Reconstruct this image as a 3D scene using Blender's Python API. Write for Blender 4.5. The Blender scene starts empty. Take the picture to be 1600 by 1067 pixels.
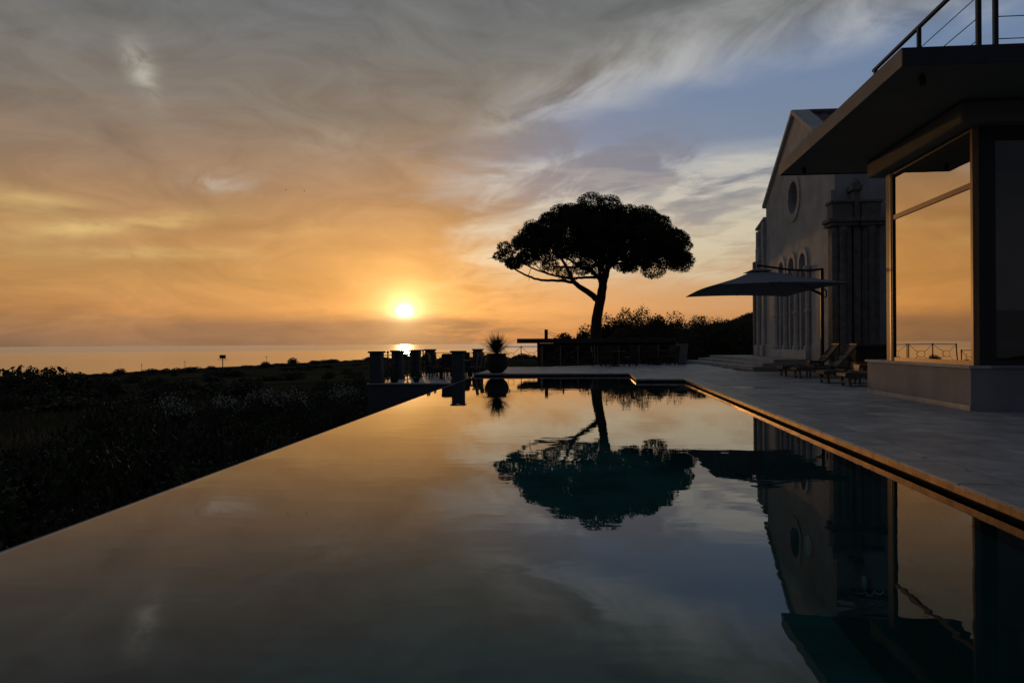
import bpy, bmesh, math, random
import numpy as np
from mathutils import Vector, Matrix
from mathutils.geometry import tessellate_polygon
R = math.radians
scene = bpy.context.scene
COL = scene.collection

# ---------------------------------------------------------------- camera
cam_d = bpy.data.cameras.new('camera')
cam = bpy.data.objects.new('camera', cam_d); COL.objects.link(cam)
cam.location = (0, 0, 1.15)
cam_d.sensor_width = 36; cam_d.lens = 24.75
cam_d.shift_x = -37/1600; cam_d.shift_y = 3.2/1600
cam_d.clip_start = .05; cam_d.clip_end = 200000
YAW = math.atan(.08)
cam.rotation_euler = (Matrix.Rotation(YAW, 3, 'Z') @ Matrix.Rotation(R(90), 3, 'X') @ Matrix.Rotation(-.006, 3, 'Z')).to_euler()
scene.camera = cam
scene.view_settings.view_transform = 'Standard'
scene.view_settings.look = 'None'
scene.view_settings.exposure = 0
scene.view_settings.gamma = 1
scene.cycles.max_bounces = 8
scene.cycles.transparent_max_bounces = 16
scene.cycles.use_denoising = True
scene.cycles.sample_clamp_indirect = 3

# ---------------------------------------------------------------- node helpers
class NT:
    def __init__(s, tree): s.t = tree; s.n = tree.nodes; s.l = tree.links
    def put(s, sock, v):
        if v is None: return
        if isinstance(v, bpy.types.NodeSocket): s.l.new(v, sock)
        elif isinstance(v, (tuple, list)):
            if sock.type == 'RGBA' and len(v) == 3: v = (*v, 1)
            sock.default_value = v
        else: sock.default_value = v
    def m(s, op, a, b=None, c=None, clamp=False):
        n = s.n.new('ShaderNodeMath'); n.operation = op; n.use_clamp = clamp
        for i, v in enumerate((a, b, c)): s.put(n.inputs[i], v)
        return n.outputs[0]
    def add(s, a, b): return s.m('ADD', a, b)
    def sub(s, a, b): return s.m('SUBTRACT', a, b)
    def mul(s, a, b): return s.m('MULTIPLY', a, b)
    def div(s, a, b): return s.m('DIVIDE', a, b)
    def step(s, lo, hi, v):
        n = s.n.new('ShaderNodeMapRange'); n.interpolation_type = 'SMOOTHSTEP'
        s.put(n.inputs['Value'], v); n.inputs['From Min'].default_value = lo; n.inputs['From Max'].default_value = hi
        return n.outputs[0]
    def mix(s, f, a, b, mode='MIX'):
        n = s.n.new('ShaderNodeMix'); n.data_type = 'RGBA'; n.blend_type = mode
        s.put(n.inputs[0], f); s.put(n.inputs[6], a); s.put(n.inputs[7], b)
        return n.outputs[2]
    def ramp(s, f, stops, interp='LINEAR'):
        n = s.n.new('ShaderNodeValToRGB'); e = n.color_ramp.elements; n.color_ramp.interpolation = interp
        while len(e) < len(stops): e.new(.5)
        for el, (p, c) in zip(e, stops): el.position = p; el.color = (*c, 1)
        s.put(n.inputs[0], f); return n.outputs[0]
    def xyz(s, x, y, z):
        n = s.n.new('ShaderNodeCombineXYZ')
        for i, v in enumerate((x, y, z)): s.put(n.inputs[i], v)
        return n.outputs[0]
    def noise(s, vec, scale, detail=4, rough=.55, dist=0, col=False):
        n = s.n.new('ShaderNodeTexNoise'); s.put(n.inputs['Vector'], vec)
        n.inputs['Scale'].default_value = scale; n.inputs['Detail'].default_value = detail
        n.inputs['Roughness'].default_value = rough; n.inputs['Distortion'].default_value = dist
        return n.outputs['Color' if col else 'Fac']
def lin(r, g, b):
    f = lambda c: (c/255/12.92) if c/255 <= .04045 else ((c/255+.055)/1.055)**2.4
    return (f(r), f(g), f(b))

# ---------------------------------------------------------------- sky (world)
SUN_DIR = Vector((-.2652, .9820, .0461)).normalized()
SUN_EL = math.asin(SUN_DIR.z); SUN_AZ = math.atan2(SUN_DIR.x, SUN_DIR.y)
world = bpy.data.worlds.new('World'); scene.world = world; world.use_nodes = True
world.node_tree.nodes.clear()
W = NT(world.node_tree)
tc = W.n.new('ShaderNodeTexCoord')
sep = W.n.new('ShaderNodeSeparateXYZ'); W.l.new(tc.outputs['Generated'], sep.inputs[0])
dx, dy, dz0 = sep.outputs
dz = W.m('MAXIMUM', dz0, 0.0)
hor = W.m('SQRT', W.m('MAXIMUM', W.sub(1.0, W.mul(dz, dz)), 1e-4))
t = W.div(dz, hor)                                   # tangent of the elevation
az = W.m('ARCTAN2', dx, dy)                          # azimuth from the pool axis
zz = W.add(dz, .10)
Px = W.div(dx, zz); Py = W.div(dy, zz)               # flat cloud deck coordinates
P = W.xyz(Px, Py, 0.0)
# streaks are drawn out across the view of the cloud deck
n1 = W.noise(W.xyz(W.mul(Px, .8), W.mul(Py, 1.0), 3.1), 1.3, 5, .55, .6)
n2 = W.noise(W.xyz(W.add(W.mul(Px, 1.0), W.mul(Py, .35)), W.mul(Py, .62), 7.7), 3.0, 6, .55, .7)
n5 = W.noise(W.xyz(W.mul(az, 9.0), W.mul(t, 13.0), 2.2), 1.6, 5, .6, .8)
n3 = W.noise(W.xyz(W.mul(az, 2.2), W.mul(t, 14.0), 1.7), 2.2, 5, .6, .5)
n4 = W.noise(W.xyz(W.mul(az, 5.0), W.mul(t, 26.0), 5.2), 2.0, 5, .55, .3)
# angle to the sun
dot = W.add(W.add(W.mul(dx, SUN_DIR.x), W.mul(dy, SUN_DIR.y)), W.mul(dz0, SUN_DIR.z))
ang = W.m('ARCCOSINE', W.m('MINIMUM', dot, .9999999))
daz = W.sub(az, SUN_AZ)
def ex(k, v): return W.m('EXPONENT', W.mul(v, -1.0/k))
tj = W.add(t, W.mul(W.sub(n3, .5), .05))
sheet = W.ramp(W.div(tj, 1.2), [
    (0, lin(142, 108, 82)), (.022, lin(160, 116, 80)), (.036, lin(190, 134, 80)), (.075, lin(187, 139, 84)),
    (.125, lin(172, 131, 88)), (.19, lin(148, 123, 100)), (.26, lin(124, 117, 107)), (.36, lin(107, 111, 111)),
    (.47, lin(98, 105, 108)), (.75, lin(97, 103, 108)), (1, lin(94, 101, 110))])
nm = W.noise(W.xyz(W.mul(az, 3.4), W.mul(t, 7.5), 9.3), 2.1, 6, .60, .9)
sheet = W.mix(1.0, sheet, W.add(.52, W.mul(nm, .96)), 'MULTIPLY')
sheet = W.mix(W.mul(W.step(.35, .75, n1), .30), sheet, W.mix(1.0, sheet, (.86, .95, 1.12), 'MULTIPLY'))
coolL = W.step(-.25, -.85, az)
sheet = W.mix(W.mul(coolL, .45), sheet, W.mix(1.0, sheet, (.86, .95, 1.05), 'MULTIPLY'))
sheet = W.mix(W.mul(W.sub(n1, .38), .55), sheet, W.mix(1.0, sheet, (.70, .70, .74), 'MULTIPLY'))
clear = W.ramp(W.div(tj, 1.2), [
    (0, lin(150, 106, 84)), (.035, lin(196, 142, 98)), (.07, lin(196, 154, 116)), (.105, lin(172, 154, 132)),
    (.15, lin(144, 148, 150)), (.2, lin(120, 138, 160)), (.28, lin(110, 133, 165)), (.42, lin(101, 126, 168)),
    (.7, lin(82, 108, 150)), (1, lin(64, 86, 126))])
nis = W.n.new('ShaderNodeTexSky'); nis.sky_type = 'NISHITA'; nis.sun_disc = False
nis.sun_elevation = SUN_EL; nis.sun_rotation = SUN_AZ
clear = W.mix(.12, clear, W.mix(1.0, nis.outputs[0], (.1, .1, .1), 'MULTIPLY'))
# edge of the high cloud sheet
q = W.add(W.add(W.sub(Py, 2.16), W.mul(Px, .575)), W.add(W.mul(W.sub(n1, .5), .55), W.mul(W.sub(n2, .5), .35)))
open_q = W.step(-.20, .14, q)
open_a = W.step(-.26, .0, W.add(az, W.add(W.mul(W.sub(n2, .5), .25), W.mul(W.sub(n3, .5), .15))))
opening = W.mul(open_q, open_a)
col = W.mix(opening, sheet, clear)
# pale cirrus: along the sheet's edge and in the far part of the opening
edge = W.mul(W.mul(W.step(-.42, -.02, q), W.step(.30, .02, q)), W.step(-.22, -.02, az))
low = W.mul(W.mul(W.step(.06, .12, t), W.step(.285, .235, t)), open_a)
wisp = W.mul(W.add(W.mul(edge, .75), W.mul(low, .80)), W.step(.34, .64, n2))
wisp = W.add(wisp, W.mul(W.mul(low, .5), W.step(.45, .7, n4)))
wispc = W.mix(W.step(.3, .1, t), lin(186, 188, 187), lin(208, 196, 166))
col = W.mix(W.m('MINIMUM', W.mul(wisp, 1.0), .92), col, wispc)
grey = W.mul(W.mul(W.step(.16, .22, t), W.step(.33, .26, t)), W.mul(open_a, W.step(.55, .40, n2)))
col = W.mix(W.mul(grey, .45), col, lin(118, 116, 124))
# thin places in the sheet where the light comes through: (azimuth, tan elevation, half widths, tilt, strength)
for i, (a0, t0, ra, rt, tilt, k) in enumerate([
        (-.588, .342, .020, .028, -.9, .62), (-.50, .212, .038, .014, .05, .55), (-.62, .147, .095, .012, .17, .95),
        (-.60, .115, .10, .008, .06, .55), (-.70, .168, .06, .014, -.12, .55), (-.49, .12, .05, .006, .0, .25), (-.352, .275, .05, .022, .15, .20),
        (-.13, .312, .05, .022, .12, .35), (-.14, .215, .05, .007, .02, .40), (-.42, .150, .07, .008, .12, .18)]):
    ua = W.sub(az, a0); ut = W.sub(W.sub(t, t0), W.mul(ua, tilt))
    e = W.add(W.m('POWER', W.div(ua, ra), 2.0), W.m('POWER', W.div(ut, rt), 2.0))
    e = W.mul(W.m('EXPONENT', W.mul(e, -1.0)), W.step(.30, .66, n5 if t0 > .18 else W.add(W.mul(n4, .6), W.mul(n5, .4))))
    c = lin(190, 186, 175) if t0 > .18 else lin(212, 182, 120)
    col = W.mix(W.mul(e, k*1.3), col, c)
# glow of the low sun through the haze
g1 = ex(.21, W.m('SQRT', W.add(W.m('POWER', W.mul(daz, .95), 2.0), W.m('POWER', W.mul(W.sub(t, .05), 1.45), 2.0))))
g2 = ex(.062, ang); g3 = ex(.015, ang)
lowcut = W.add(.35, W.mul(.65, W.step(.030, .050, W.add(t, W.mul(W.sub(n4, .5), .02)))))
glow = W.mix(1.0, W.mix(1.0, (.38, .142, .016), g1, 'MULTIPLY'), lowcut, 'MULTIPLY')
col = W.mix(1.0, col, glow, 'ADD')
mid = W.mix(1.0, W.mix(1.0, (.88, .48, .12), W.mul(g2, W.add(.62, W.mul(n4, .75))), 'MULTIPLY'), lowcut, 'MULTIPLY')
col = W.mix(1.0, col, mid, 'ADD')
core = W.mix(1.0, (2.2, 1.75, .95), g3, 'MULTIPLY')
core = W.mix(1.0, core, W.add(.25, W.mul(.75, W.step(.026, .044, t))), 'MULTIPLY')
col = W.mix(1.0, col, core, 'ADD')
disc = W.mix(1.0, (4.0, 3.6, 2.6), W.mul(W.step(.0140, .0015, ang), W.step(.034, .046, W.add(t, W.mul(W.sub(n4, .5), .01)))), 'MULTIPLY')
col = W.mix(1.0, col, disc, 'ADD')
# away from the sunset the dusk sky turns to dim grey blue all round
off = W.m('ARCCOSINE', W.div(W.add(W.mul(dx, math.sin(SUN_AZ)), W.mul(dy, math.cos(SUN_AZ))), W.m('MAXIMUM', W.m('SQRT', W.add(W.mul(dx, dx), W.mul(dy, dy))), 1e-4)))
dusk = W.ramp(t, [(0, lin(68, 66, 72)), (.15, lin(64, 68, 80)), (.45, lin(56, 62, 76)), (1, lin(52, 60, 74))])
dusk = W.mix(W.mul(W.sub(n1, .35), .6), dusk, lin(50, 53, 60))
col = W.mix(W.step(.75, 1.9, off), col, dusk)
bg = W.n.new('ShaderNodeBackground'); W.put(bg.inputs[0], col); bg.inputs[1].default_value = 1.0
wo = W.n.new('ShaderNodeOutputWorld'); W.l.new(bg.outputs[0], wo.inputs[0])

# ---------------------------------------------------------------- sun
sd = bpy.data.lights.new('sun', 'SUN'); sd.energy = .32; sd.angle = R(.6); sd.color = (1, .50, .17)
sun = bpy.data.objects.new('sun', sd); COL.objects.link(sun)
sun.rotation_euler = SUN_DIR.to_track_quat('Z', 'Y').to_euler(); sun.location = (-30, 100, 30)

# ---------------------------------------------------------------- mesh helpers
random.seed(11); rng = np.random.default_rng(5)
class MB:
    def __init__(s): s.v = []; s.f = []
    def quad(s, *p):
        i = len(s.v); s.v += [tuple(q) for q in p]; s.f.append(tuple(range(i, i+len(p)))); return s
    def box(s, x0, x1, y0, y1, z0, z1):
        i = len(s.v)
        s.v += [(x0,y0,z0),(x1,y0,z0),(x1,y1,z0),(x0,y1,z0),(x0,y0,z1),(x1,y0,z1),(x1,y1,z1),(x0,y1,z1)]
        s.f += [tuple(i+k for k in q) for q in ((3,2,1,0),(4,5,6,7),(0,1,5,4),(1,2,6,5),(2,3,7,6),(3,0,4,7))]; return s
    def bbox(s, x0, x1, y0, y1, z0, z1, b):
        """box with chamfered top edges"""
        i = len(s.v)
        for z, o in ((z0, 0), (z1-b, 0), (z1, b)):
            s.v += [(x0+o,y0+o,z),(x1-o,y0+o,z),(x1-o,y1-o,z),(x0+o,y1-o,z)]
        s.f.append((i+3,i+2,i+1,i)); s.f.append((i+8,i+9,i+10,i+11))
        for k in (0, 4):
            for j in range(4): s.f.append((i+k+j, i+k+(j+1)%4, i+k+4+(j+1)%4, i+k+4+j))
        return s
    def prism(s, pts, z0, z1):
        i = len(s.v); n = len(pts)
        s.v += [(x, y, z0) for x, y in pts] + [(x, y, z1) for x, y in pts]
        s.f.append(tuple(i+n-1-k for k in range(n))); s.f.append(tuple(i+n+k for k in range(n)))
        for k in range(n): s.f.append((i+k, i+(k+1)%n, i+n+(k+1)%n, i+n+k)); 
        return s
    def tube(s, path, rad, n=8, cap=True):
        path = [Vector(p) for p in path]
        if not isinstance(rad, (list, tuple)): rad = [rad]*len(path)
        i = len(s.v); up = None
        for k, p in enumerate(path):
            d = (path[min(k+1, len(path)-1)] - path[max(k-1, 0)]).normalized()
            if up is None: up = Vector((0,0,1)) if abs(d.z) < .9 else Vector((1,0,0))
            a = d.cross(up).normalized(); b = a.cross(d).normalized(); up = b
            for j in range(n):
                th = 2*math.pi*j/n
                s.v.append(tuple(p + (a*math.cos(th) + b*math.sin(th))*rad[k]))
        for k in range(len(path)-1):
            for j in range(n):
                s.f.append((i+k*n+j, i+k*n+(j+1)%n, i+(k+1)*n+(j+1)%n, i+(k+1)*n+j))
        if cap:
            s.f.append(tuple(i+n-1-j for j in range(n))); s.f.append(tuple(i+(len(path)-1)*n+j for j in range(n)))
        return s
    def beam(s, a, b, w, h):
        """rectangular bar from a to b"""
        a = Vector(a); b = Vector(b); d = (b-a).normalized()
        up = Vector((0,0,1)) if abs(d.z) < .95 else Vector((0,1,0))
        u = d.cross(up).normalized()*w/2; v = u.normalized().cross(d).normalized()*h/2
        i = len(s.v)
        for p in (a, b):
            for q in (-u-v, u-v, u+v, -u+v): s.v.append(tuple(p+q))
        s.f += [tuple(i+k for k in q) for q in ((3,2,1,0),(4,5,6,7),(0,1,5,4),(1,2,6,5),(2,3,7,6),(3,0,4,7))]; return s
    def lathe(s, prof, n=20, cx=0, cy=0, axis='z'):
        i = len(s.v)
        for r, z in prof:
            for j in range(n):
                th = 2*math.pi*j/n; a, b = r*math.cos(th), r*math.sin(th)
                s.v.append((cx+a, cy+b, z))
        for k in range(len(prof)-1):
            for j in range(n):
                s.f.append((i+k*n+j, i+k*n+(j+1)%n, i+(k+1)*n+(j+1)%n, i+(k+1)*n+j))
        s.f.append(tuple(i+n-1-j for j in range(n))); s.f.append(tuple(i+(len(prof)-1)*n+j for j in range(n)))
        return s
    def plate(s, outline, holes, fn, w0, w1):
        """flat plate with holes: outline and holes are (u, v) loops, fn(u, v, w) gives the point"""
        loops = [outline] + list(holes)
        flat = [p for lp in loops for p in lp]
        tris = tessellate_polygon([[Vector((u, v, 0)) for u, v in lp] for lp in loops])
        i = len(s.v); n = len(flat)
        s.v += [tuple(fn(u, v, w0)) for u, v in flat] + [tuple(fn(u, v, w1)) for u, v in flat]
        for a, b, c in tris: s.f.append((i+a, i+b, i+c)); s.f.append((i+n+c, i+n+b, i+n+a))
        o = 0
        for lp in loops:
            m = len(lp)
            for k in range(m):
                a, b = o+k, o+(k+1) % m; s.f.append((i+a, i+b, i+n+b, i+n+a))
            o += m
        return s
    def mesh(s, name, smooth=False):
        me = bpy.data.meshes.new(name); me.from_pydata(s.v, [], s.f); me.validate()
        bm = bmesh.new(); bm.from_mesh(me); bmesh.ops.recalc_face_normals(bm, faces=bm.faces); bm.to_mesh(me); bm.free()
        if smooth: me.polygons.foreach_set('use_smooth', [True]*len(me.polygons))
        return me
    def build(s, name, mat, parent=None, smooth=False, bevel=0, loc=None):
        me = s.mesh(name, smooth); me.materials.append(mat)
        o = bpy.data.objects.new(name, me); COL.objects.link(o); o.parent = parent
        if loc: o.location = loc
        if bevel:
            b = o.modifiers.new('b', 'BEVEL'); b.width = bevel; b.segments = 2; b.limit_method = 'ANGLE'; b.angle_limit = R(40)
        return o
def tag(o, label=None, cat=None, group=None, kind=None):
    if label: o['label'] = label
    if cat: o['category'] = cat
    if group: o['group'] = group
    if kind: o['kind'] = kind
    return o
def thing(name, label, cat, loc=(0,0,0), rz=0, group=None):
    o = bpy.data.objects.new(name, None); COL.objects.link(o); o.location = loc; o.rotation_euler = (0, 0, rz)
    o.empty_display_size = .2
    return tag(o, label, cat, group)
def dup(root, loc=None, rz=None, label=None, scale=None):
    r = root.copy(); COL.objects.link(r)
    if loc is not None: r.location = loc
    if rz is not None: r.rotation_euler = (0, 0, rz)
    if scale is not None: r.scale = scale
    if label: r['label'] = label
    for ch in root.children:
        c = ch.copy(); COL.objects.link(c); c.parent = r
        for g in ch.children:
            d = g.copy(); COL.objects.link(d); d.parent = c
    return r
def np_mesh(name, V, F):
    """V (n,3), F (m,k) numpy -> mesh"""
    me = bpy.data.meshes.new(name); k = F.shape[1]
    me.vertices.add(len(V)); me.vertices.foreach_set('co', V.astype(np.float32).ravel())
    me.loops.add(F.size); me.loops.foreach_set('vertex_index', F.astype(np.int32).ravel())
    me.polygons.add(len(F)); me.polygons.foreach_set('loop_start', np.arange(0, F.size, k, dtype=np.int32))
    me.update(calc_edges=True); return me
def leaves(C, size, up=.3, aspect=.35, jitter=.3, flat=None):
    """one pointed four-sided leaf at each centre C"""
    n = len(C)
    d = rng.normal(size=(n, 3)); d[:, 2] += up; d /= np.linalg.norm(d, axis=1)[:, None]
    e = np.cross(d, rng.normal(size=(n, 3))); e /= np.linalg.norm(e, axis=1)[:, None]
    L = size*(1+jitter*rng.normal(size=(n, 1))).clip(.4, 2); w = L*aspect
    V = np.stack([C-d*L*.5, C+e*w*.5, C+d*L*.5, C-e*w*.5], 1).reshape(-1, 3)
    return V, np.arange(4*n).reshape(n, 4)
def ball_pts(n, c, r, shell=.5):
    d = rng.normal(size=(n, 3)); d /= np.linalg.norm(d, axis=1)[:, None]
    k = (shell + (1-shell)*rng.random((n, 1)))**(.6)
    return np.array(c) + d*k*np.array(r)

# ---------------------------------------------------------------- materials
def pmat(name, base, rough=.7, var=.0, scale=3.0, bump=0.0, bscale=30., metal=0., spec=.5, rand=0.0, stretch=(1,1,1), dark=None, coat=0., coord='Object'):
    m = bpy.data.materials.new(name); m.use_nodes = True; m.node_tree.nodes.clear()
    N = NT(m.node_tree)
    b = N.n.new('ShaderNodeBsdfPrincipled'); o = N.n.new('ShaderNodeOutputMaterial'); N.l.new(b.outputs[0], o.inputs[0])
    c = N.n.new('ShaderNodeTexCoord'); mp = N.n.new('ShaderNodeMapping'); mp.inputs['Scale'].default_value = stretch
    N.l.new(c.outputs[coord], mp.inputs[0]); v = mp.outputs[0]
    col = base
    if var:
        d = dark or tuple(x*(1-var) for x in base); l = tuple(min(1, x*(1+var*.6)) for x in base)
        f = N.noise(v, scale, 6, .62); f = N.step(.28, .72, f)
        col = N.mix(f, d, l)
    if rand:
        oi = N.n.new('ShaderNodeObjectInfo')
        hv = N.n.new('ShaderNodeHueSaturation'); N.put(hv.inputs['Color'], col)
        N.put(hv.inputs['Value'], N.add(1-rand, N.mul(oi.outputs['Random'], 2*rand))); col = hv.outputs[0]
    N.put(b.inputs['Base Color'], col); b.inputs['Metallic'].default_value = metal
    b.inputs['Specular IOR Level'].default_value = spec; b.inputs['Coat Weight'].default_value = coat
    if var: N.put(b.inputs['Roughness'], N.add(rough-.08, N.mul(N.noise(v, scale*2.3, 4), .16)))
    else: b.inputs['Roughness'].default_value = rough
    if bump:
        bn = N.n.new('ShaderNodeBump'); bn.inputs['Distance'].default_value = bump; bn.inputs['Strength'].default_value = 1
        N.put(bn.inputs['Height'], N.noise(v, bscale, 5, .6)); N.l.new(bn.outputs[0], b.inputs['Normal'])
    return m
M = {}
M['paver'] = pmat('paver_stone', (.43, .44, .445), .55, .34, 2.2, .0012, 45, rand=.19)
M['grout'] = pmat('grout', (.07, .068, .066), .9, .2, 8)
M['coping'] = pmat('coping_stone', (.42, .42, .41), .5, .25, 4, .0018, 38, rand=.10)
M['strip'] = pmat('edge_sunglow', (.56, .33, .15), .24, .35, 6, .0005, 42, rand=.14, metal=.65)  # coping face; low sun's orange glow put into a warm metallic colour
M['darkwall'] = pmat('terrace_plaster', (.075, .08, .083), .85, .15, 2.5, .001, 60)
M['wall'] = pmat('plaster_grey', (.29, .28, .28), .85, .16, 1.6, .0015, 60, stretch=(1, 1, .8))
M['church'] = pmat('plaster_church', (.47, .47, .455), .9, .2, 1.1, .002, 30)
M['stone'] = pmat('trim_stone', (.52, .51, .49), .8, .2, 3, .002, 25, rand=.06)
M['oldstone'] = pmat('old_column_stone', (.20, .185, .165), .9, .3, 3, .004, 18, rand=.08)
M['stepstone'] = pmat('step_stone', (.42, .41, .39), .7, .2, 2, .001, 40, rand=.06)
M['tile'] = pmat('roof_tile', (.16, .13, .12), .85, .3, 4)
M['soffit'] = pmat('soffit_paint', (.19, .18, .15), .85, .08, 1.5)
M['fascia'] = pmat('fascia_metal', (.24, .19, .15), .55, .15, 2.0)  # sunward side fascia; warm evening light put into its brown
M['frame'] = pmat('sunlit_bronze', (.26, .13, .05), .36, .25, 3, metal=.25, stretch=(6, 6, .6))  # side window frame; low sun's orange put into the bronze colour
M['black'] = pmat('black_metal', (.02, .02, .02), .5)
M['iron'] = pmat('wrought_iron', (.018, .017, .016), .55, .2, 20)
M['room'] = pmat('room_wall', (.55, .50, .43), .9, .1, 2)
M['sofa'] = pmat('dark_upholstery', (.03, .028, .025), .9, .2, 10)
M['canvas'] = pmat('grey_canvas', (.15, .16, .20), .85, .08, 3, .0006, 200)
M['sling'] = pmat('lounger_sling', (.22, .19, .16), .8, .12, 6, .0008, 250)
M['sheer'] = pmat('sheer_curtain', (.55, .50, .42), .9, .1, 3)
M['cushion'] = pmat('lounger_cushion', (.10, .10, .10), .9, .15, 6)
M['teak'] = pmat('teak', (.11, .075, .045), .5, .3, 4, .0008, 30, stretch=(1, 8, 8))
M['wicker'] = pmat('dark_wicker', (.022, .018, .014), .7, .3, 40, .002, 90)
M['pot'] = pmat('dark_terracotta', (.026, .017, .013), .6, .3, 6, .002, 20)
M['planter'] = pmat('pale_planter', (.20, .20, .19), .7, .15, 3)
M['bark'] = pmat('pine_bark', (.055, .038, .028), .95, .4, 5, .02, 9, stretch=(1, 1, .35))
M['needle'] = pmat('pine_needles', (.020, .032, .012), .8, .3, 1.2, spec=.15)
M['leaf'] = pmat('shrub_leaves', (.058, .078, .032), .75, .35, 1.5, rand=.25, spec=.2)
M['leaf2'] = pmat('olive_leaves', (.072, .080, .046), .75, .3, 1.5, rand=.25, spec=.2)
M['yucca'] = pmat('yucca_leaves', (.035, .05, .02), .6, .3, 3)
M['stem'] = pmat('woody_stem', (.04, .03, .022), .95)
M['blossom'] = pmat('white_blossom', (.78, .76, .74), .7)
M['grass'] = pmat('dry_grass', (.09, .075, .045), .95, .3, .3, spec=.05)
M['kiosk'] = pmat('kiosk_timber', (.035, .027, .02), .8, .3, 3)
M['kioskroof'] = pmat('kiosk_roof', (.045, .05, .06), .7, .2, 3)
M['pool'] = pmat('pool_mosaic', (.024, .205, .188), .5, .5, .7)
M['band'] = pmat('waterline_tile', (.03, .034, .034), .9, .2, 10, spec=.05)
M['lampglass'] = pmat('pool_lamp_glass', (.55, .70, .72), .3)
M['cable'] = pmat('steel_cable', (.10, .10, .11), .4, metal=.8)
M['bird'] = pmat('bird_feathers', (.03, .03, .03), .8)
M['drain'] = pmat('drain_metal', (.04, .04, .04), .5)
M['dryleaf'] = pmat('fallen_leaf', (.42, .36, .22), .7)

def water_mat(name, tint, bumps, rough=0.0, ior=1.333, opaque=None, refl=1.0, far_calm=False):
    m = bpy.data.materials.new(name); m.use_nodes = True; m.node_tree.nodes.clear(); N = NT(m.node_tree)
    c = N.n.new('ShaderNodeTexCoord'); v = c.outputs['Object']
    h = None
    for sc, amp, st in bumps:
        mp = N.n.new('ShaderNodeMapping'); mp.inputs['Scale'].default_value = st; N.l.new(v, mp.inputs[0])
        a = N.mul(N.noise(mp.outputs[0], sc, 2, .5, .4), amp); h = a if h is None else N.add(h, a)
    bn = N.n.new('ShaderNodeBump'); bn.inputs['Distance'].default_value = 1; bn.inputs['Strength'].default_value = 1; N.put(bn.inputs['Height'], h)
    fr = N.n.new('ShaderNodeFresnel'); fr.inputs[0].default_value = ior; N.l.new(bn.outputs[0], fr.inputs['Normal'])
    g = N.n.new('ShaderNodeBsdfGlossy'); g.inputs['Roughness'].default_value = rough; N.l.new(bn.outputs[0], g.inputs['Normal'])
    g.inputs['Color'].default_value = (refl, refl, refl, 1)
    if far_calm:
        gm = N.n.new('ShaderNodeNewGeometry'); ln = N.n.new('ShaderNodeVectorMath'); ln.operation = 'LENGTH'; N.l.new(gm.outputs['Position'], ln.inputs[0])
        d_ = N.add(ln.outputs['Value'], N.mul(N.noise(c.outputs['Object'], .0006, 3), 1500.0))
        N.put(g.inputs['Roughness'], N.add(rough, N.mul(N.step(3300, 5000, d_), .10)))
    if opaque: u = N.n.new('ShaderNodeBsdfDiffuse'); u.inputs[0].default_value = (*opaque, 1)
    else: u = N.n.new('ShaderNodeBsdfTransparent'); u.inputs[0].default_value = (*tint, 1)
    mx = N.n.new('ShaderNodeMixShader'); N.l.new(fr.outputs[0], mx.inputs[0]); N.l.new(u.outputs[0], mx.inputs[1]); N.l.new(g.outputs[0], mx.inputs[2])
    o = N.n.new('ShaderNodeOutputMaterial'); N.l.new(mx.outputs[0], o.inputs[0]); return m
M['water'] = water_mat('pool_water', (.75, .90, .90), [(2.4, .00105, (.55, 1.25, 1)), (.7, .0011, (.8, 1, 1)), (8, .00009, (.6, 1, 1))])
M['sea'] = water_mat('sea_water', None, [(.01, .0, (1, 1, 1))], rough=.15, opaque=(.02, .028, .035), far_calm=True)
def glass_mat(name, refl=None, tint=(.8, .8, .78)):
    m = bpy.data.materials.new(name); m.use_nodes = True; m.node_tree.nodes.clear(); N = NT(m.node_tree)
    g = N.n.new('ShaderNodeBsdfGlossy'); g.inputs['Roughness'].default_value = 0; g.inputs[0].default_value = (1, .95, .86, 1)
    c = N.n.new('ShaderNodeTexCoord'); bn = N.n.new('ShaderNodeBump'); bn.inputs['Distance'].default_value = .0022
    N.put(bn.inputs['Height'], N.noise(c.outputs['Object'], .9, 1)); N.l.new(bn.outputs[0], g.inputs['Normal'])
    u = N.n.new('ShaderNodeBsdfTransparent'); u.inputs[0].default_value = (*tint, 1)
    fr = N.n.new('ShaderNodeFresnel'); fr.inputs[0].default_value = 1.5
    mx = N.n.new('ShaderNodeMixShader'); N.put(mx.inputs[0], refl if refl else fr.outputs[0])
    N.l.new(u.outputs[0], mx.inputs[1]); N.l.new(g.outputs[0], mx.inputs[2])
    o = N.n.new('ShaderNodeOutputMaterial'); N.l.new(mx.outputs[0], o.inputs[0]); return m
M['mirrorglass'] = glass_mat('solar_glass', .68, (.35, .33, .3))
M['glass'] = glass_mat('window_glass', None, (.9, .9, .9))
M['darkglass'] = pmat('church_glass', (.02, .02, .022), .25)

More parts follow.
